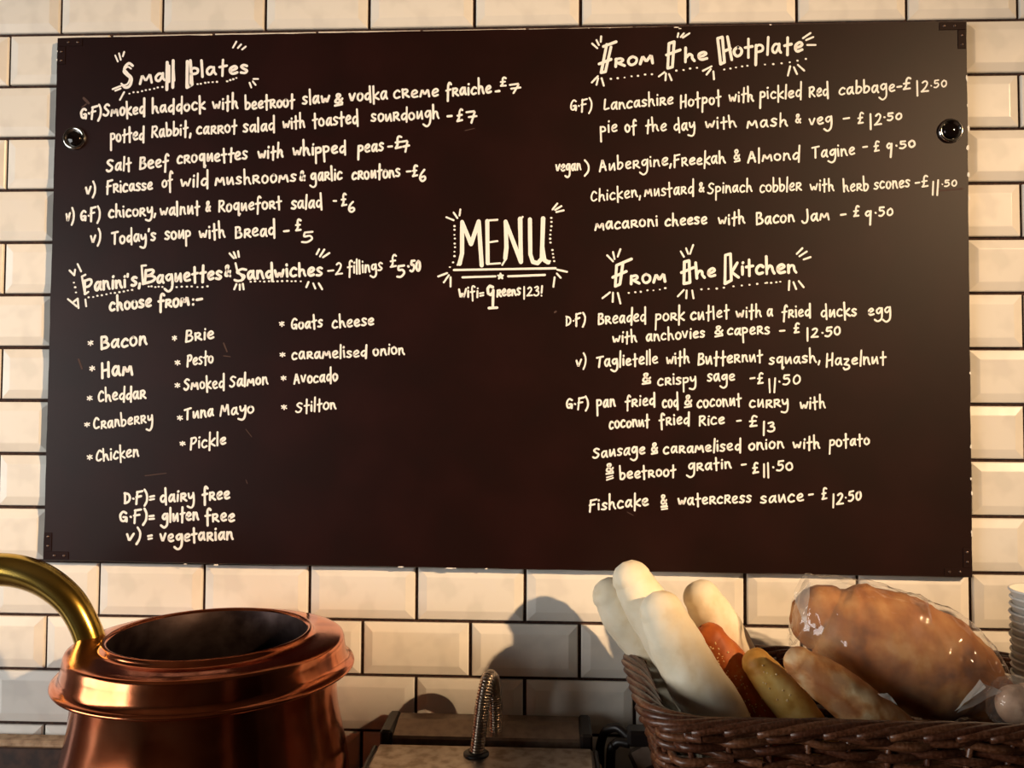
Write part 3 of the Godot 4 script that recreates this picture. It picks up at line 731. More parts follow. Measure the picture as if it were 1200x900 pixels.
# ---------------------------------------------------------------- menu board
func make_board() -> void:
	var tl := at(67, 44, BOARD_FACE)
	var tr := at(1133, 24, BOARD_FACE)
	var br := at(1140, 677, BOARD_FACE)
	var bl := at(50, 657, BOARD_FACE)
	var origin := (tl + tr + br + bl) * 0.25
	origin.z = 0.0
	var t := thing("menu_board", "large dark brown painted menu board with white hand lettering on the tiles", "menu board", origin)
	var st := begin()
	st.set_smooth_group(-1)
	# slab with a slightly worn, uneven outline
	var outline := []
	var corners := [tl, tr, br, bl]
	for e in 4:
		var a: Vector3 = corners[e]
		var b: Vector3 = corners[(e + 1) % 4]
		for i in 60:
			var p := a.lerp(b, i / 60.0)
			var n := Vector3((b - a).normalized().y, -(b - a).normalized().x, 0)
			p += n * 0.0009 * noise.get_noise_2d(p.x * 900.0 + e * 300.0, p.y * 900.0)
			outline.append(p - origin)
	var mid := Vector3(0, 0, BOARD_FACE)
	var m := outline.size()
	for i in m:
		var k := (i + 1) % m
		var a: Vector3 = outline[i]
		var b: Vector3 = outline[k]
		var ia := a * Vector3(0.9988, 0.998, 1)
		var ib := b * Vector3(0.9988, 0.998, 1)
		for p in [mid, ia, ib]:
			st.add_vertex(p)
		var oa := a - Vector3(0, 0, 0.0012)
		var ob := b - Vector3(0, 0, 0.0012)
		quad(st, ia, oa, ob, ib)
		quad(st, oa, Vector3(a.x, a.y, 0.0052), Vector3(b.x, b.y, 0.0052), ob)
	put("panel", finish(st), mats.board, t)
	lettering(t, origin)
	# corner plates, each with its row of small pins
	var cs := [tl, tr, br, bl]
	for c in 4:
		var sx := 1.0 if c in [0, 3] else -1.0
		var sy := -1.0 if c in [0, 1] else 1.0
		var o: Vector3 = cs[c] - origin
		var plate := begin()
		chamfer_box(Vector3(0.036, 0.011, 0.0008), 0.0003, plate, o + Vector3(sx * 0.0195, sy * 0.0075, 0.0004))
		chamfer_box(Vector3(0.011, 0.026, 0.0008), 0.0003, plate, o + Vector3(sx * 0.0072, sy * 0.0265, 0.0004))
		var pl := put("corner_plate", finish(plate), mats.bracket, t)
		for q in [Vector2(0.017, 0.0075), Vector2(0.031, 0.0075), Vector2(0.0072, 0.021), Vector2(0.0072, 0.034)]:
			var pin := put("pin", lathe([Vector2(0.0019, 0.0), Vector2(0.0016, 0.0006), Vector2(0.0008, 0.001), Vector2(0, 0.0011)], 10), mats.rivet, pl, o + Vector3(sx * q.x, sy * q.y, 0.0008))
			pin.rotation_degrees.x = 90
	# domed screw caps in chrome cups
	for q in [[88.0, 162.5], [1113.5, 153.5]]:
		var p := at(q[0], q[1], BOARD_FACE) - origin
		var cup := put("screw_cup", lathe([Vector2(0.0165, 0.0), Vector2(0.0168, 0.0012), Vector2(0.0160, 0.0032), Vector2(0.0145, 0.0044), Vector2(0.0125, 0.0036), Vector2(0.0108, 0.0012), Vector2(0.0, 0.0008)], 48), mats.chrome, t, p)
		cup.rotation_degrees.x = 90
		put("screw_cap", lathe([Vector2(0.0104, 0.0008), Vector2(0.0104, 0.002), Vector2(0.0094, 0.0036), Vector2(0.0068, 0.0050), Vector2(0.0036, 0.0057), Vector2(0.0, 0.0059)], 40), mats.dark_cap, cup)
	# flakes of pale paint where the edge is chipped
	var chips := "1133 92 2.4 8;1134 123 2 5;1135 150 3 9;1134 173 4 7;1135 205 3 7;1136 232 2 6;1137 437 2 4;1138 523 2.4 6;1138 561 2 5;1139 578 2 5;1139 625 2 8;470 664.5 9 1.6;533 666 3 1.4;528 666 14 1.6;570 666.5 5 1.4;253 662 6 2;217 661 5 1.4;715 32.5 4 1.2;793 32 8 1.4;797 33.5 5 1.6;903 29 3 1.6;690 33 2 1.2;67 60 1.6 3;66.5 70 1.4 4;90 47 3 1.2;76 47 2 1.6"
	for item in chips.split(";"):
		var n: PackedFloat64Array = item.split_floats(" ")
		var cst := begin()
		cst.set_smooth_group(-1)
		var c := at(n[0], n[1], BOARD_FACE + 0.0002) - origin
		var ring := []
		for i in 9:
			var a := TAU * i / 9.0
			var rr := rng.randf_range(0.55, 1.1)
			ring.append(c + Vector3(cos(a) * metres(n[2], 0.017) * 0.5 * rr, sin(a) * metres(n[3], 0.017) * 0.5 * rr, 0))
		for i in 9:
			var b: Vector3 = ring[i]
			var a2: Vector3 = ring[(i + 1) % 9]
			for p in [c, a2, b]:
				cst.add_vertex(p)
			quad(cst, a2, a2 - Vector3(0, 0, 0.0004), b - Vector3(0, 0, 0.0004), b)
		put("paint_chip", finish(cst), mats.cup, t)

# ---------------------------------------------------------------- copper pot
func make_pot() -> void:
	var zc := 0.19
	var c := at(246.5, 780, zc)
	var t := thing("copper_pot", "big polished copper pot with a wide open mouth and curved brass handle", "pot", Vector3(c.x, COUNTER, c.z))
	var h := c.y - COUNTER
	var body := [Vector2(0.0, 0.002), Vector2(0.136, 0.002), Vector2(0.146, 0.006)]
	for q in [[-0.37, 0.156], [-0.30, 0.163], [-0.22, 0.165], [-0.16, 0.165], [-0.11, 0.160], [-0.08, 0.154], [-0.05, 0.1485], [-0.02, 0.1460], [0.0, 0.1455]]:
		body.append(Vector2(q[1], h + q[0]))
	var sm := []
	for v in spline(body.slice(2), 4):
		sm.append(v)
	sm.push_front(body[1])
	sm.push_front(body[0])
	put("body", lathe(sm, 96, 0.0008), mats.copper, t)
	var lid := [[0.146, -0.004], [0.1619, -0.0035], [0.1662, -0.003], [0.1672, -0.0015], [0.1665, 0.0003], [0.1629, 0.0015], [0.1593, 0.004], [0.1573, 0.010], [0.1557, 0.020], [0.1545, 0.0275], [0.1532, 0.0305], [0.1505, 0.0316], [0.140, 0.0326], [0.128, 0.0332], [0.1225, 0.0336], [0.1195, 0.0346], [0.1182, 0.0370], [0.1170, 0.0396], [0.1148, 0.0408], [0.1122, 0.0400], [0.1108, 0.0375]]
	var prof := []
	for q in lid:
		prof.append(Vector2(q[0], h + q[1]))
	put("collar", lathe(prof, 128, 0.0005), mats.copper, t)
	put("lining", lathe([Vector2(0.1108, h + 0.0375), Vector2(0.1100, h + 0.028), Vector2(0.1100, h + 0.010), Vector2(0.120, h - 0.02), Vector2(0.138, h - 0.05), Vector2(0.150, h - 0.10), Vector2(0.158, h - 0.18), Vector2(0.155, h - 0.30), Vector2(0.13, h - 0.40), Vector2(0.0, h - 0.41)], 96, 0.0004), mats.tin, t)
	# handle: a stout brass bar with a ridged back, curving out to the left
	var pts := []
	for q in [[108, 762, 19.5], [99, 735, 18.5], [82, 706, 19], [56, 684, 20], [28, 672, 20.5], [0, 668, 20.5], [-30, 670, 20], [-62, 682, 19], [-90, 704, 17], [-104, 730, 13]]:
		var p := at(q[0], q[1], zc)
		pts.append(Vector4(p.x, p.y, p.z, metres(q[2], zc)))
	var path := []
	var radii := []
	for v in spline(pts, 6):
		path.append(Vector3(v.x, v.y, v.z) - t.position)
		radii.append(v.w)
	var section := [1.0, 0.97, 0.93, 0.90, 0.88, 0.9, 0.86, 0.84, 0.84, 0.88, 0.94, 0.88, 0.84, 0.84, 0.86, 0.9, 0.88, 0.90, 0.93, 0.97]
	put("handle", finish(tube(path, radii, 20, section, null, true, 1.0, Vector3(0.6, 0.8, 0))), mats.brass, t)
	# the saddle that rivets the handle to the collar
	var base: Vector3 = path[0]
	var sad := put("handle_socket", finish(tube([base + Vector3(0.006, -0.016, 0), base + Vector3(0.003, -0.004, 0), base + Vector3(0.0005, 0.005, 0)], [0.022, 0.0205, 0.0192], 20)), mats.copper, t)
	sad.name = "handle_socket"

# ---------------------------------------------------------------- contact grill
func make_grill() -> void:
	var pl := at(443, 872, 0.10)
	var pr := at(695, 875, 0.10)
	var x0 := pl.x
	var x1 := pr.x
	var top := (pl.y + pr.y) * 0.5
	var cx := (x0 + x1) * 0.5
	var w := x1 - x0
	var t := thing("contact_grill", "stainless steel contact grill with a sprung metal cable loop on its lid", "grill", Vector3(cx, COUNTER, 0.0))
	var o := t.position
	# lid: plate with a shallow raised panel and side rails
	put("lid", box_mesh(Vector3(w, 0.045, 0.33), 0.004), mats.steel, t, Vector3(cx, top - 0.0225, 0.10 + 0.165) - o)
	for s in [-1.0, 1.0]:
		put("lid_rail", box_mesh(Vector3(0.006, 0.050, 0.34), 0.002), mats.black_plastic, t, Vector3(cx + s * (w * 0.5 + 0.0032), top - 0.027, 0.27) - o)
		put("side_arm", box_mesh(Vector3(0.004, 0.03, 0.30), 0.0015), mats.pale_wood, t, Vector3(cx + s * (w * 0.5 + 0.0084), top - 0.034, 0.25) - o)
	put("lower_body", box_mesh(Vector3(w + 0.012, 0.13, 0.36), 0.008), mats.steel, t, Vector3(cx, COUNTER + 0.095, 0.245) - o)
	put("lower_plate", box_mesh(Vector3(w - 0.01, 0.03, 0.32), 0.004), mats.black_plastic, t, Vector3(cx, COUNTER + 0.176, 0.26) - o)
	put("upper_plate", box_mesh(Vector3(w - 0.01, top - 0.046 - COUNTER - 0.195, 0.32), 0.004), mats.black_plastic, t, Vector3(cx, (top - 0.046 + COUNTER + 0.195) * 0.5, 0.26) - o)
	for sx in [-1.0, 1.0]:
		for sz in [0.11, 0.39]:
			put("foot", lathe([Vector2(0, 0), Vector2(0.016, 0), Vector2(0.018, 0.03), Vector2(0, 0.03)], 20), mats.black_plastic, t, Vector3(cx + sx * (w * 0.5 - 0.03), COUNTER, sz) - o)
	# rear housing: sloping cover between two dark end plates
	var back_top := at(568, 844, 0.045)
	var front_top := at(568, 864, 0.083)
	var hw := w * 0.5 - 0.016
	var st := begin()
	st.set_smooth_group(-1)
	var prof := [Vector2(0.020, back_top.y - 0.006), Vector2(0.024, back_top.y), Vector2(0.045, back_top.y), Vector2(0.083, front_top.y), Vector2(0.0855, front_top.y - 0.003), Vector2(0.0855, top - 0.05), Vector2(0.020, top - 0.05)]
	for i in prof.size():
		var a: Vector2 = prof[i]
		var b: Vector2 = prof[(i + 1) % prof.size()]
		quad(st, Vector3(-hw, a.y, a.x), Vector3(-hw, b.y, b.x), Vector3(hw, b.y, b.x), Vector3(hw, a.y, a.x))
	put("rear_cover", finish(st), mats.housing, t, Vector3(cx, 0, 0) - o)
	for s in [-1.0, 1.0]:
		put("end_plate", box_mesh(Vector3(0.0155, back_top.y + 0.001 - COUNTER - 0.03, 0.072), 0.003), mats.black_plastic, t, Vector3(cx + s * (hw + 0.0083), (back_top.y + 0.001 + COUNTER + 0.03) * 0.5, 0.054) - o)
	# handle at the front of the lid
	put("lid_handle", tube_mesh(spline([Vector3(-0.10, top - 0.03, 0.43), Vector3(-0.10, top + 0.0, 0.465), Vector3(-0.05, top + 0.005, 0.475), Vector3(0.05, top + 0.005, 0.475), Vector3(0.10, top + 0.0, 0.465), Vector3(0.10, top - 0.03, 0.43)], 6), 0.009, 12), mats.black_plastic, t, Vector3(cx, 0, 0) - o)
	# sprung conduit from the lid over to the rear cover
	var p0 := at(558, 893, 0.128)
	p0.y = top
	var pts := [p0 - Vector3(0, 0.004, 0)]
	pts.append(at(560, 872, 0.128))
	pts.append(at(563, 845, 0.126))
	pts.append(at(567, 815, 0.121))
	pts.append(at(572, 796, 0.110))
	pts.append(at(577, 795, 0.092))
	pts.append(at(580, 812, 0.074))
	pts.append(at(581, 845, 0.066))
	pts.append(at(581, 866, 0.065))
	var line := spline(pts, 60)
	var length := 0.0
	var path := []
	var radii := []
	for i in line.size():
		if i > 0:
			length += line[i].distance_to(line[i - 1])
		path.append(line[i] - o)
		var ph := fmod(length / 0.0034, 1.0)
		radii.append(0.0080 + 0.0011 * sqrt(maxf(0.0, sin(PI * ph))))
	put("cable_conduit", finish(tube(path, radii, 16)), mats.conduit, t)
	put("grommet", lathe([Vector2(0.009, 0.0), Vector2(0.016, 0.0), Vector2(0.016, 0.002), Vector2(0.013, 0.004), Vector2(0.010, 0.0045), Vector2(0.009, 0.004)], 28), mats.black_plastic, t, p0 - o)

# ---------------------------------------------------------------- basket
const RIM := Vector4(0.824, 1.312, 0.062, 0.318)   # x0, x1, z0, z1 of the rim

func basket_inset(d: float) -> float:
	return 0.26 * d - 0.22 * d * d

# a point on the rounded rectangle of the basket at a share s of its way round, d below the rim, pushed out by off
func basket_point(s: float, d: float, off: float, rim_y: float) -> Vector3:
	var g := basket_inset(d) - off
	var x0 := RIM.x + g
	var x1 := RIM.y - g
	var z0 := RIM.z + g * 0.75
	var z1 := RIM.w - g * 0.75
	var r := 0.045
	var a := x1 - x0 - 2.0 * r
	var b := z1 - z0 - 2.0 * r
	var q := PI * r * 0.5
	var total := 2.0 * a + 2.0 * b + 4.0 * q
	var u := fposmod(s, 1.0) * total
	var corners := [Vector2(x1 - r, z1 - r), Vector2(x1 - r, z0 + r), Vector2(x0 + r, z0 + r), Vector2(x0 + r, z1 - r)]
	var starts := [Vector2(x0 + r, z1), Vector2(x1, z1 - r), Vector2(x1 - r, z0), Vector2(x0, z0 + r)]
	var dirs := [Vector2(1, 0), Vector2(0, -1), Vector2(-1, 0), Vector2(0, 1)]
	var outs := [Vector2(0, 1), Vector2(1, 0), Vector2(0, -1), Vector2(-1, 0)]
	for e in 4:
		var l: float = a if e % 2 == 0 else b
		if u <= l:
			var p: Vector2 = starts[e] + dirs[e] * u
			return Vector3(p.x, rim_y - d, p.y)
		u -= l
		if u <= q:
			var n: Vector2 = outs[e].rotated(-u / r)
			var p2: Vector2 = corners[e] + n * r
			return Vector3(p2.x, rim_y - d, p2.y)
		u -= q
	return Vector3(x0 + r, rim_y - d, z1)

func make_basket() -> float:
	var rim_y := at(930, 850, RIM.w).y
	var t := thing("wicker_basket", "tall dark brown wicker basket with a plaited rim holding the loaves", "basket", Vector3((RIM.x + RIM.y) * 0.5, COUNTER, (RIM.z + RIM.w) * 0.5))
	var o := t.position
	var deep := rim_y - COUNTER - 0.012
	var stakes := 34
	for k in stakes:
		var s := (k + 0.5) / stakes
		var path := []
		for i in 9:
			path.append(basket_point(s, lerpf(-0.004, deep, i / 8.0), -0.004, rim_y) - o)
		put("stake", tube_mesh(path, 0.0036, 7), mats.wicker[k % 4], t)
	# weavers: each a pair of flattish rods wandering in and out of the stakes
	var rows := 27
	for row in rows:
		var d := 0.017 + row * (deep - 0.02) / rows
		for half in 2:
			var path := []
			var radii := []
			var n := stakes * 6
			for i in n + 1:
				var s := float(i) / n
				var ph := s * stakes * PI + PI * (row % 2) + PI * half
				var wob := 0.0020 * noise.get_noise_2d(s * 900.0, row * 37.0 + half * 11.0)
				path.append(basket_point(s + 0.02 * row, d + 0.0032 * (half * 2.0 - 1.0) * 0.75 + wob + 0.0020 * sin(ph * 0.5 + row), -0.004 + 0.0062 * cos(ph), rim_y) - o)
				radii.append(0.0046 + 0.0007 * noise.get_noise_2d(s * 500.0 + 77.0, row * 51.0 + half * 5.0))
			put("weaver", finish(tube(path, radii, 7, [], null, false)), mats.wicker[(row + half * 2 + row / 3) % 4], t)
	# plaited border: overlapping short rods, each rising out, over and in
	var turns := 46
	for k in turns:
		var path := []
		var radii := []
		for i in 13:
			var f := i / 12.0
			var s := (k + f * 4.4) / turns
			var lift := 0.007 * sin(PI * f) + 0.001
			var off := lerpf(0.012, -0.012, f) + 0.002 * sin(TAU * f)
			path.append(basket_point(s, 0.009 - lift - 0.004 * f + 0.003 * noise.get_noise_1d(k * 60.0), off - 0.001, rim_y) - o)
			radii.append(0.0050 - 0.0012 * absf(f - 0.5) * 2.0)
		put("border_rod", finish(tube(path, radii, 8)), mats.wicker[(k * 3) % 4], t)
	var bottom := begin()
	bottom.set_smooth_group(-1)
	var c := Vector3(0, 0.005, 0)
	for i in 40:
		var a := basket_point(i / 40.0, deep, -0.008, rim_y) - o
		var b := basket_point((i + 1) / 40.0, deep, -0.008, rim_y) - o
		a.y = 0.005
		b.y = 0.005
		for p in [c, b, a]:
			bottom.add_vertex(p)
		for p in [c - Vector3(0, 0.005, 0), a - Vector3(0, 0.005, 0), b - Vector3(0, 0.005, 0)]:
			bottom.add_vertex(p)
		quad(bottom, a, b, b - Vector3(0, 0.005, 0), a - Vector3(0, 0.005, 0))
	put("basket_base", finish(bottom), mats.wicker[1], t)
	return rim_y

# ---------------------------------------------------------------- bread
# stations: photograph x, y, distance from the wall, half width in pixels
func bread_mesh(stations: Array, where: Vector3, lumps: float, seed_value: int, flat := 1.0) -> ArrayMesh:
	var ctrl := []
	for q in stations:
		var p := at(q[0], q[1], q[2])
		ctrl.append(Vector4(p.x, p.y, p.z, metres(q[3], q[2])))
	var line := spline(ctrl, 10)
	# round both ends off
	var pts := []
	var a: Vector4 = line[0]
	var b: Vector4 = line[1]
	var dir := Vector3(a.x - b.x, a.y - b.y, a.z - b.z).normalized()
	for k in range(8, 0, -1):
		var f := k / 8.0
		var p := Vector3(a.x, a.y, a.z) + dir * a.w * f * 1.05
		pts.append(Vector4(p.x, p.y, p.z, a.w * sqrt(maxf(0.0, 1.0 - f * f)) + 0.0004))
	pts.append_array(line)
	var e: Vector4 = line[line.size() - 1]
	var e1: Vector4 = line[line.size() - 2]
	dir = Vector3(e.x - e1.x, e.y - e1.y, e.z - e1.z).normalized()
	for k in range(1, 9):
		var f := k / 8.0
		var p := Vector3(e.x, e.y, e.z) + dir * e.w * f * 1.05
		pts.append(Vector4(p.x, p.y, p.z, e.w * sqrt(maxf(0.0, 1.0 - f * f)) + 0.0004))
	var st := begin()
	st.set_smooth_group(0)
	var sides := 36
	var rows := []
	var nrm := Vector3.BACK
	for i in pts.size():
		var u: Vector4 = pts[mini(i + 1, pts.size() - 1)]
		var v: Vector4 = pts[maxi(i - 1, 0)]
		var t := Vector3(u.x - v.x, u.y - v.y, u.z - v.z).normalized()
		nrm = (nrm - t * nrm.dot(t)).normalized()
		var side := t.cross(nrm)
		var c := Vector3(pts[i].x, pts[i].y, pts[i].z)
		var ring := []
		for k in sides:
			var an := TAU * k / sides
			var d := nrm * cos(an) * flat + side * sin(an)
			var p: Vector3 = c + d * pts[i].w
			var n1 := noise.get_noise_3d(p.x * 900.0 + seed_value * 91.0, p.y * 900.0, p.z * 900.0)
			var n2 := noise.get_noise_3d(p.x * 3200.0, p.y * 3200.0 + seed_value * 57.0, p.z * 3200.0)
			ring.append(p + d * (pts[i].w * 0.09 * n1 + lumps * n2) - where)
		rows.append(ring)
	for j in rows.size() - 1:
		for k in sides:
			var n := (k + 1) % sides
			quad(st, rows[j][k], rows[j + 1][k], rows[j + 1][n], rows[j][n])
	return finish(st)

func bread(called: String, label: String, stations: Array, material: Material, lumps: float, seed_value: int, group: String, flat := 1.0) -> Node3D:
	var l: Array = stations[stations.size() - 1]
	var where := at(l[0], l[1], l[2])
	var t := thing(called, label, "bread", where, group)
	put("crust", bread_mesh(stations, where, lumps, seed_value, flat), material, t)
	return t

func scatter_seeds(t: Node3D, stations: Array, count: int, spread: float) -> void:
	var st := begin()
	for i in count:
		var f := rng.randf() * (stations.size() - 1.001)
		var q: Array = stations[int(f)]
		var r: Array = stations[int(f) + 1]
		var m := f - int(f)
		var p := at(lerpf(q[0], r[0], m), lerpf(q[1], r[1], m), lerpf(q[2], r[2], m))
		var rad := metres(lerpf(q[3], r[3], m), q[2])
		var axis := (at(r[0], r[1], r[2]) - at(q[0], q[1], q[2])).normalized()
		var out := (EYE - p).normalized()
		out = (out - axis * out.dot(axis)).normalized()
		var d := out.rotated(axis, rng.randfn(0.15, spread))
		var size := rng.randf_range(0.0008, 0.0019)
		chamfer_box(Vector3(size * 1.6, size, size * 1.2), size * 0.4, st, p + d * rad * 1.02 - t.position, Basis.from_euler(Vector3(rng.randf() * 3.0, rng.randf() * 3.0, rng.randf() * 3.0)))
	var o := put("coarse_crumbs", finish(st), mats.seeds, t)
	o.set_meta("kind", "stuff")

func make_bread() -> void:
	var pale := "pale baguettes leaning out of the basket"
	bread("baguette", "pale baguette nearest the camera, in front of the other white ones", [[776, 719, 0.180, 25], [789, 748, 0.183, 30], [812, 790, 0.188, 33], [838, 836, 0.196, 34], [858, 885, 0.204, 33], [872, 960, 0.208, 28]], mats.white_bread, 0.0008, 1, pale)
	bread("baguette", "tallest pale baguette, its tip overlapping the menu board", [[741, 680, 0.124, 22], [753, 702, 0.125, 26], [784, 754, 0.128, 27], [822, 830, 0.140, 25], [846, 900, 0.146, 23]], mats.white_bread, 0.0008, 2, pale)
	bread("baguette", "leftmost pale baguette leaning over the end of the basket", [[716, 699, 0.086, 21], [730, 721, 0.086, 25], [762, 764, 0.088, 26], [792, 812, 0.088, 24], [814, 870, 0.090, 21]], mats.white_bread, 0.0008, 3, pale)
	bread("baguette", "pale baguette standing behind the brown loaf close to the tiles", [[823, 702, 0.090, 21], [836, 726, 0.091, 25], [862, 772, 0.093, 26], [888, 830, 0.096, 23], [904, 880, 0.098, 20]], mats.white_bread, 0.0008, 4, pale)
	var brown := [[833, 749, 0.137, 18], [846, 769, 0.139, 22], [875, 812, 0.144, 25], [903, 856, 0.148, 24], [924, 910, 0.150, 20]]
	scatter_seeds(bread("brown_baguette", "dark orange brown crusty baguette beside the pale ones", brown, mats.brown_bread, 0.0012, 5, "crusty loaves in the middle of the basket"), brown, 110, 0.28)
	var gold := [[888, 778, 0.176, 17], [906, 800, 0.180, 21], [940, 842, 0.188, 23], [966, 886, 0.194, 22], [984, 940, 0.198, 18]]
	scatter_seeds(bread("golden_baguette", "small golden yellow baguette between the brown and the floury one", gold, mats.gold_bread, 0.0010, 6, "crusty loaves in the middle of the basket"), gold, 40, 0.3)
	var flour := [[937, 776, 0.226, 17], [960, 793, 0.230, 23], [1005, 826, 0.238, 27], [1050, 862, 0.246, 26], [1090, 905, 0.250, 22]]
	bread("floury_baguette", "short floury baguette lying in front of the wrapped loaf", flour, mats.floury_bread, 0.0010, 7, "crusty loaves in the middle of the basket")
	# the big loaf in cellophane
	var big := [[968, 726, 0.150, 38], [988, 736, 0.156, 52], [1040, 757, 0.168, 60.5], [1095, 780, 0.180, 60], [1135, 800, 0.188, 46], [1152, 812, 0.190, 32]]
	var where := at(1050, 830, 0.17)
	var t := thing("wrapped_loaf", "large brown loaf wrapped in crinkled clear cellophane at the basket's right", "bread", where)
	put("loaf", bread_mesh(big, where, 0.0028, 8, 0.80), mats.loaf, t)
	wrap_film(t, [[930, 711, 0.146, 10], [936, 713, 0.147, 34], [944, 716, 0.148, 43], [978, 732, 0.155, 56], [1040, 757, 0.168, 65.5], [1097, 780, 0.180, 63.5], [1140, 802, 0.188, 49], [1160, 815, 0.190, 33]], 0.85, 11)
	# loose folds of the film
	for q in [[1118, 834, 0.262, 1148, 796, 0.262, 1156, 806, 0.270], [1122, 836, 0.266, 1150, 800, 0.268, 1176, 810, 0.262], [930, 700, 0.150, 950, 682, 0.15, 944, 735, 0.19], [1028, 812, 0.258, 1040, 812, 0.262, 1052, 826, 0.262], [1080, 704, 0.16, 1088, 702, 0.20, 1093, 735, 0.21]]:
		var fold := begin()
		fold.set_smooth_group(0)
		film_leaf(fold, at(q[0], q[1], q[2]) - where, at(q[3], q[4], q[5]) - where, at(q[6], q[7], q[8]) - where)
		put("film_fold", finish(fold), mats.film_fold, t)
	# second bag, mostly out of the picture
	var second := [[1192, 826, 0.262, 22], [1208, 830, 0.262, 30], [1240, 842, 0.262, 34], [1270, 852, 0.262, 30]]
	var w2 := at(1210, 860, 0.262)
	var t2 := thing("bagged_loaf", "pale loaf in a clear bag at the far right corner of the basket", "bread", w2)
	put("loaf", bread_mesh(second, w2, 0.0012, 9, 0.8), mats.pale_loaf, t2)
	wrap_film(t2, [[1166, 820, 0.262, 22], [1190, 826, 0.262, 32], [1240, 842, 0.262, 37], [1274, 853, 0.262, 33]], 0.8, 12)

func film_leaf(st: SurfaceTool, a: Vector3, b: Vector3, c: Vector3) -> void:
	var n := (b - a).cross(c - a).normalized()
	var m := 6
	var grid := []
	for i in m + 1:
		var row := []
		for j in m + 1 - i:
			var p := a + (b - a) * (i / float(m)) + (c - a) * (j / float(m))
			row.append(p + n * 0.004 * noise.get_noise_3d(p.x * 4000.0, p.y * 4000.0, p.z * 4000.0))
		grid.append(row)
	for i in m:
		for j in m - i:
			for p in [grid[i][j], grid[i][j + 1], grid[i + 1][j]]:
				st.add_vertex(p)
			if j < m - i - 1:
				for p in [grid[i][j + 1], grid[i + 1][j + 1], grid[i + 1][j]]:
					st.add_vertex(p)

# crumpled film: the loaf's outline blown up and broken into flat facets
func wrap_film(t: Node3D, stations: Array, flat: float, seed_value: int) -> void:
	var ctrl := []
	for q in stations:
		var p := at(q[0], q[1], q[2])
		ctrl.append(Vector4(p.x, p.y, p.z, metres(q[3], q[2])))
	var line := spline(ctrl, 12)
	var st := begin()
	st.set_smooth_group(0)
	var sides := 96
	var rows := []
	var nrm := Vector3.BACK
	var crumple := FastNoiseLite.new()
	crumple.seed = seed_value
	crumple.noise_type = FastNoiseLite.TYPE_CELLULAR
	crumple.cellular_return_type = FastNoiseLite.RETURN_DISTANCE
	crumple.frequency = 0.012
	for i in line.size():
		var u: Vector4 = line[mini(i + 1, line.size() - 1)]
		var v: Vector4 = line[maxi(i - 1, 0)]
		var d := Vector3(u.x - v.x, u.y - v.y, u.z - v.z).normalized()
		nrm = (nrm - d * nrm.dot(d)).normalized()
		var side := d.cross(nrm)
		var ring := []
		for k in sides:
			var an := TAU * k / sides
			var o := nrm * cos(an) * flat + side * sin(an)
			var c := Vector3(line[i].x, line[i].y, line[i].z)
			var p: Vector3 = c + o * (line[i].w + 0.0095)
			var n := crumple.get_noise_3d(p.x * 2400.0, p.y * 2400.0, p.z * 2400.0)
			n += 0.5 * crumple.get_noise_3d(p.x * 6000.0, p.y * 6000.0 + 31.0, p.z * 6000.0)
			ring.append(p + o * 0.013 * n - t.position)
		rows.append(ring)
	for j in rows.size() - 1:
		for k in sides:
			var n := (k + 1) % sides
			quad(st, rows[j][k], rows[j + 1][k], rows[j + 1][n], rows[j][n])
	for e in [0, rows.size() - 1]:
		var c := Vector3.ZERO
		for p in rows[e]:
			c += p / sides
		for k in sides:
			var n := (k + 1) % sides
			var tri := [c, rows[e][k], rows[e][n]] if e == 0 else [c, rows[e][n], rows[e][k]]
			for p in tri:
				st.add_vertex(p)
	put("cellophane", finish(st), mats.film, t)

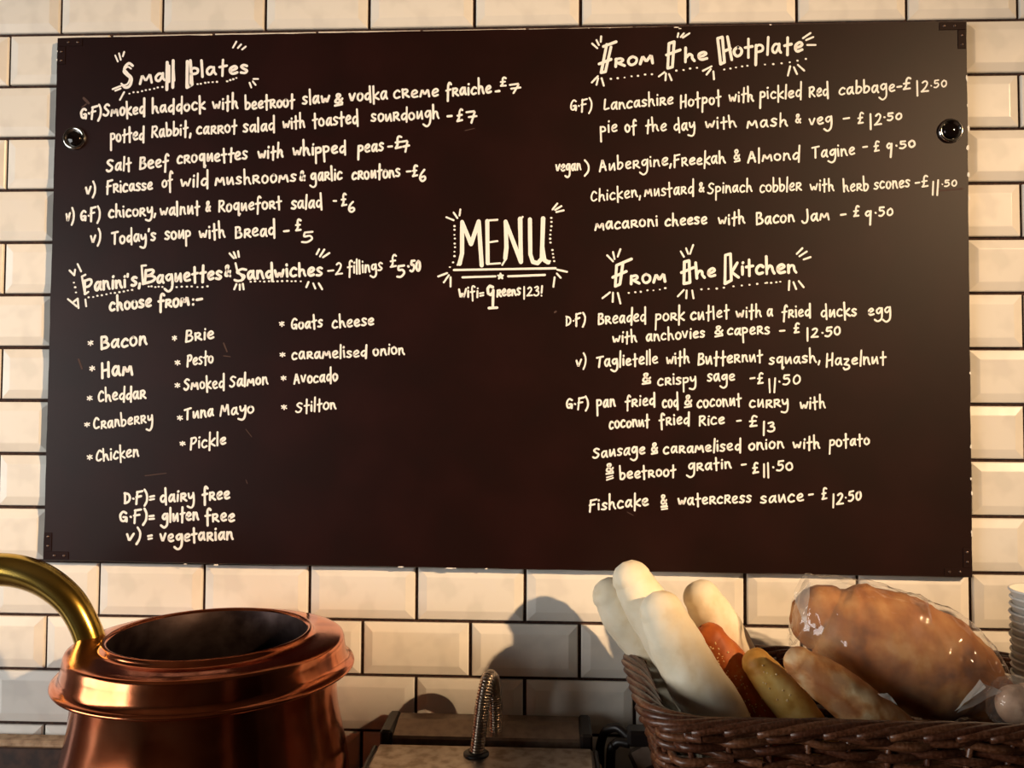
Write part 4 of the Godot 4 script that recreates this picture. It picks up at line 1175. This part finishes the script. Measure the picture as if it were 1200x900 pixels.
# ---------------------------------------------------------------- small things
func make_small() -> void:
	# nested paper cups beside the basket
	var top := at(1229, 692, 0.13)
	var pitch := 0.0092
	var count := int((top.y - COUNTER - 0.095) / pitch) + 1
	var start := top.y - 0.095 - (count - 1) * pitch
	var cup := lathe([Vector2(0.0, 0.004), Vector2(0.0272, 0.004), Vector2(0.0275, 0.0), Vector2(0.0282, 0.0), Vector2(0.0390, 0.0925), Vector2(0.0412, 0.0922), Vector2(0.0420, 0.0937), Vector2(0.0412, 0.0952), Vector2(0.0388, 0.0950), Vector2(0.0277, 0.0046), Vector2(0.0, 0.0046)], 40)
	for k in count:
		var c := put("paper_cup", cup, mats.cup, self, Vector3(top.x + 0.0008 * sin(k * 2.1), start + k * pitch, 0.13))
		tag(c, "topmost white paper cup of the nested stack at the right edge" if k == count - 1 else "white paper cup nested in the tall stack at the right edge", "cup", "nested paper cups")
	# tray standing on edge against the tiles behind the pot
	var lip := at(40, 868, 0.03)
	var tray := thing("serving_tray", "dark wooden tray with a pale rim standing behind the copper pot", "tray", Vector3(-0.02, COUNTER, 0.018))
	put("tray_face", box_mesh(Vector3(0.56, lip.y - COUNTER - 0.010, 0.020), 0.003), mats.dark_wood, tray, Vector3(0, (lip.y - COUNTER - 0.010) * 0.5, 0))
	put("tray_rim", box_mesh(Vector3(0.57, 0.010, 0.026), 0.003), mats.pale_wood, tray, Vector3(0, lip.y - COUNTER - 0.005, 0.001))
	# mains plug and lead wedged between grill and basket
	var p := at(748, 862, 0.075)
	var plug := thing("mains_plug", "dark mains plug with a grey faceted front between grill and basket", "plug", p)
	var body := begin()
	chamfer_box(Vector3(0.030, 0.020, 0.030), 0.004, body, Vector3(0, 0.0, 0))
	put("plug_body", finish(body), mats.black_plastic, plug)
	var face := begin()
	chamfer_box(Vector3(0.034, 0.034, 0.012), 0.006, face, Vector3(0.006, -0.024, 0.012), Basis(Vector3.BACK, 0.5) * Basis(Vector3.RIGHT, -0.6))
	put("plug_face", finish(face), mats.housing, plug)
	put("lead", tube_mesh(spline([Vector3(-0.010, -0.004, 0.0), Vector3(-0.028, 0.006, -0.01), Vector3(-0.045, -0.012, -0.02), Vector3(-0.048, -0.07, -0.02), Vector3(-0.044, COUNTER + 0.004 - p.y, -0.02), Vector3(-0.02, COUNTER + 0.004 - p.y, 0.0)], 8), 0.006, 10), mats.black_plastic, plug)
	put("lead", tube_mesh(spline([Vector3(-0.012, -0.008, 0.006), Vector3(-0.030, -0.012, 0.0), Vector3(-0.036, -0.05, 0.0), Vector3(-0.034, COUNTER + 0.004 - p.y, 0.0)], 8), 0.006, 10), mats.black_plastic, plug)
	put("plug_stem", tube_mesh([Vector3(0.004, -0.03, 0.0), Vector3(0.006, COUNTER - p.y, 0.0)], 0.008, 10), mats.black_plastic, plug)

func _ready() -> void:
	rng.seed = 20240611
	noise.seed = 7
	noise.frequency = 0.02
	make_view()
	make_materials()
	make_room()
	make_board()
	make_pot()
	make_grill()
	make_basket()
	make_bread()
	make_small()
	make_lamp()
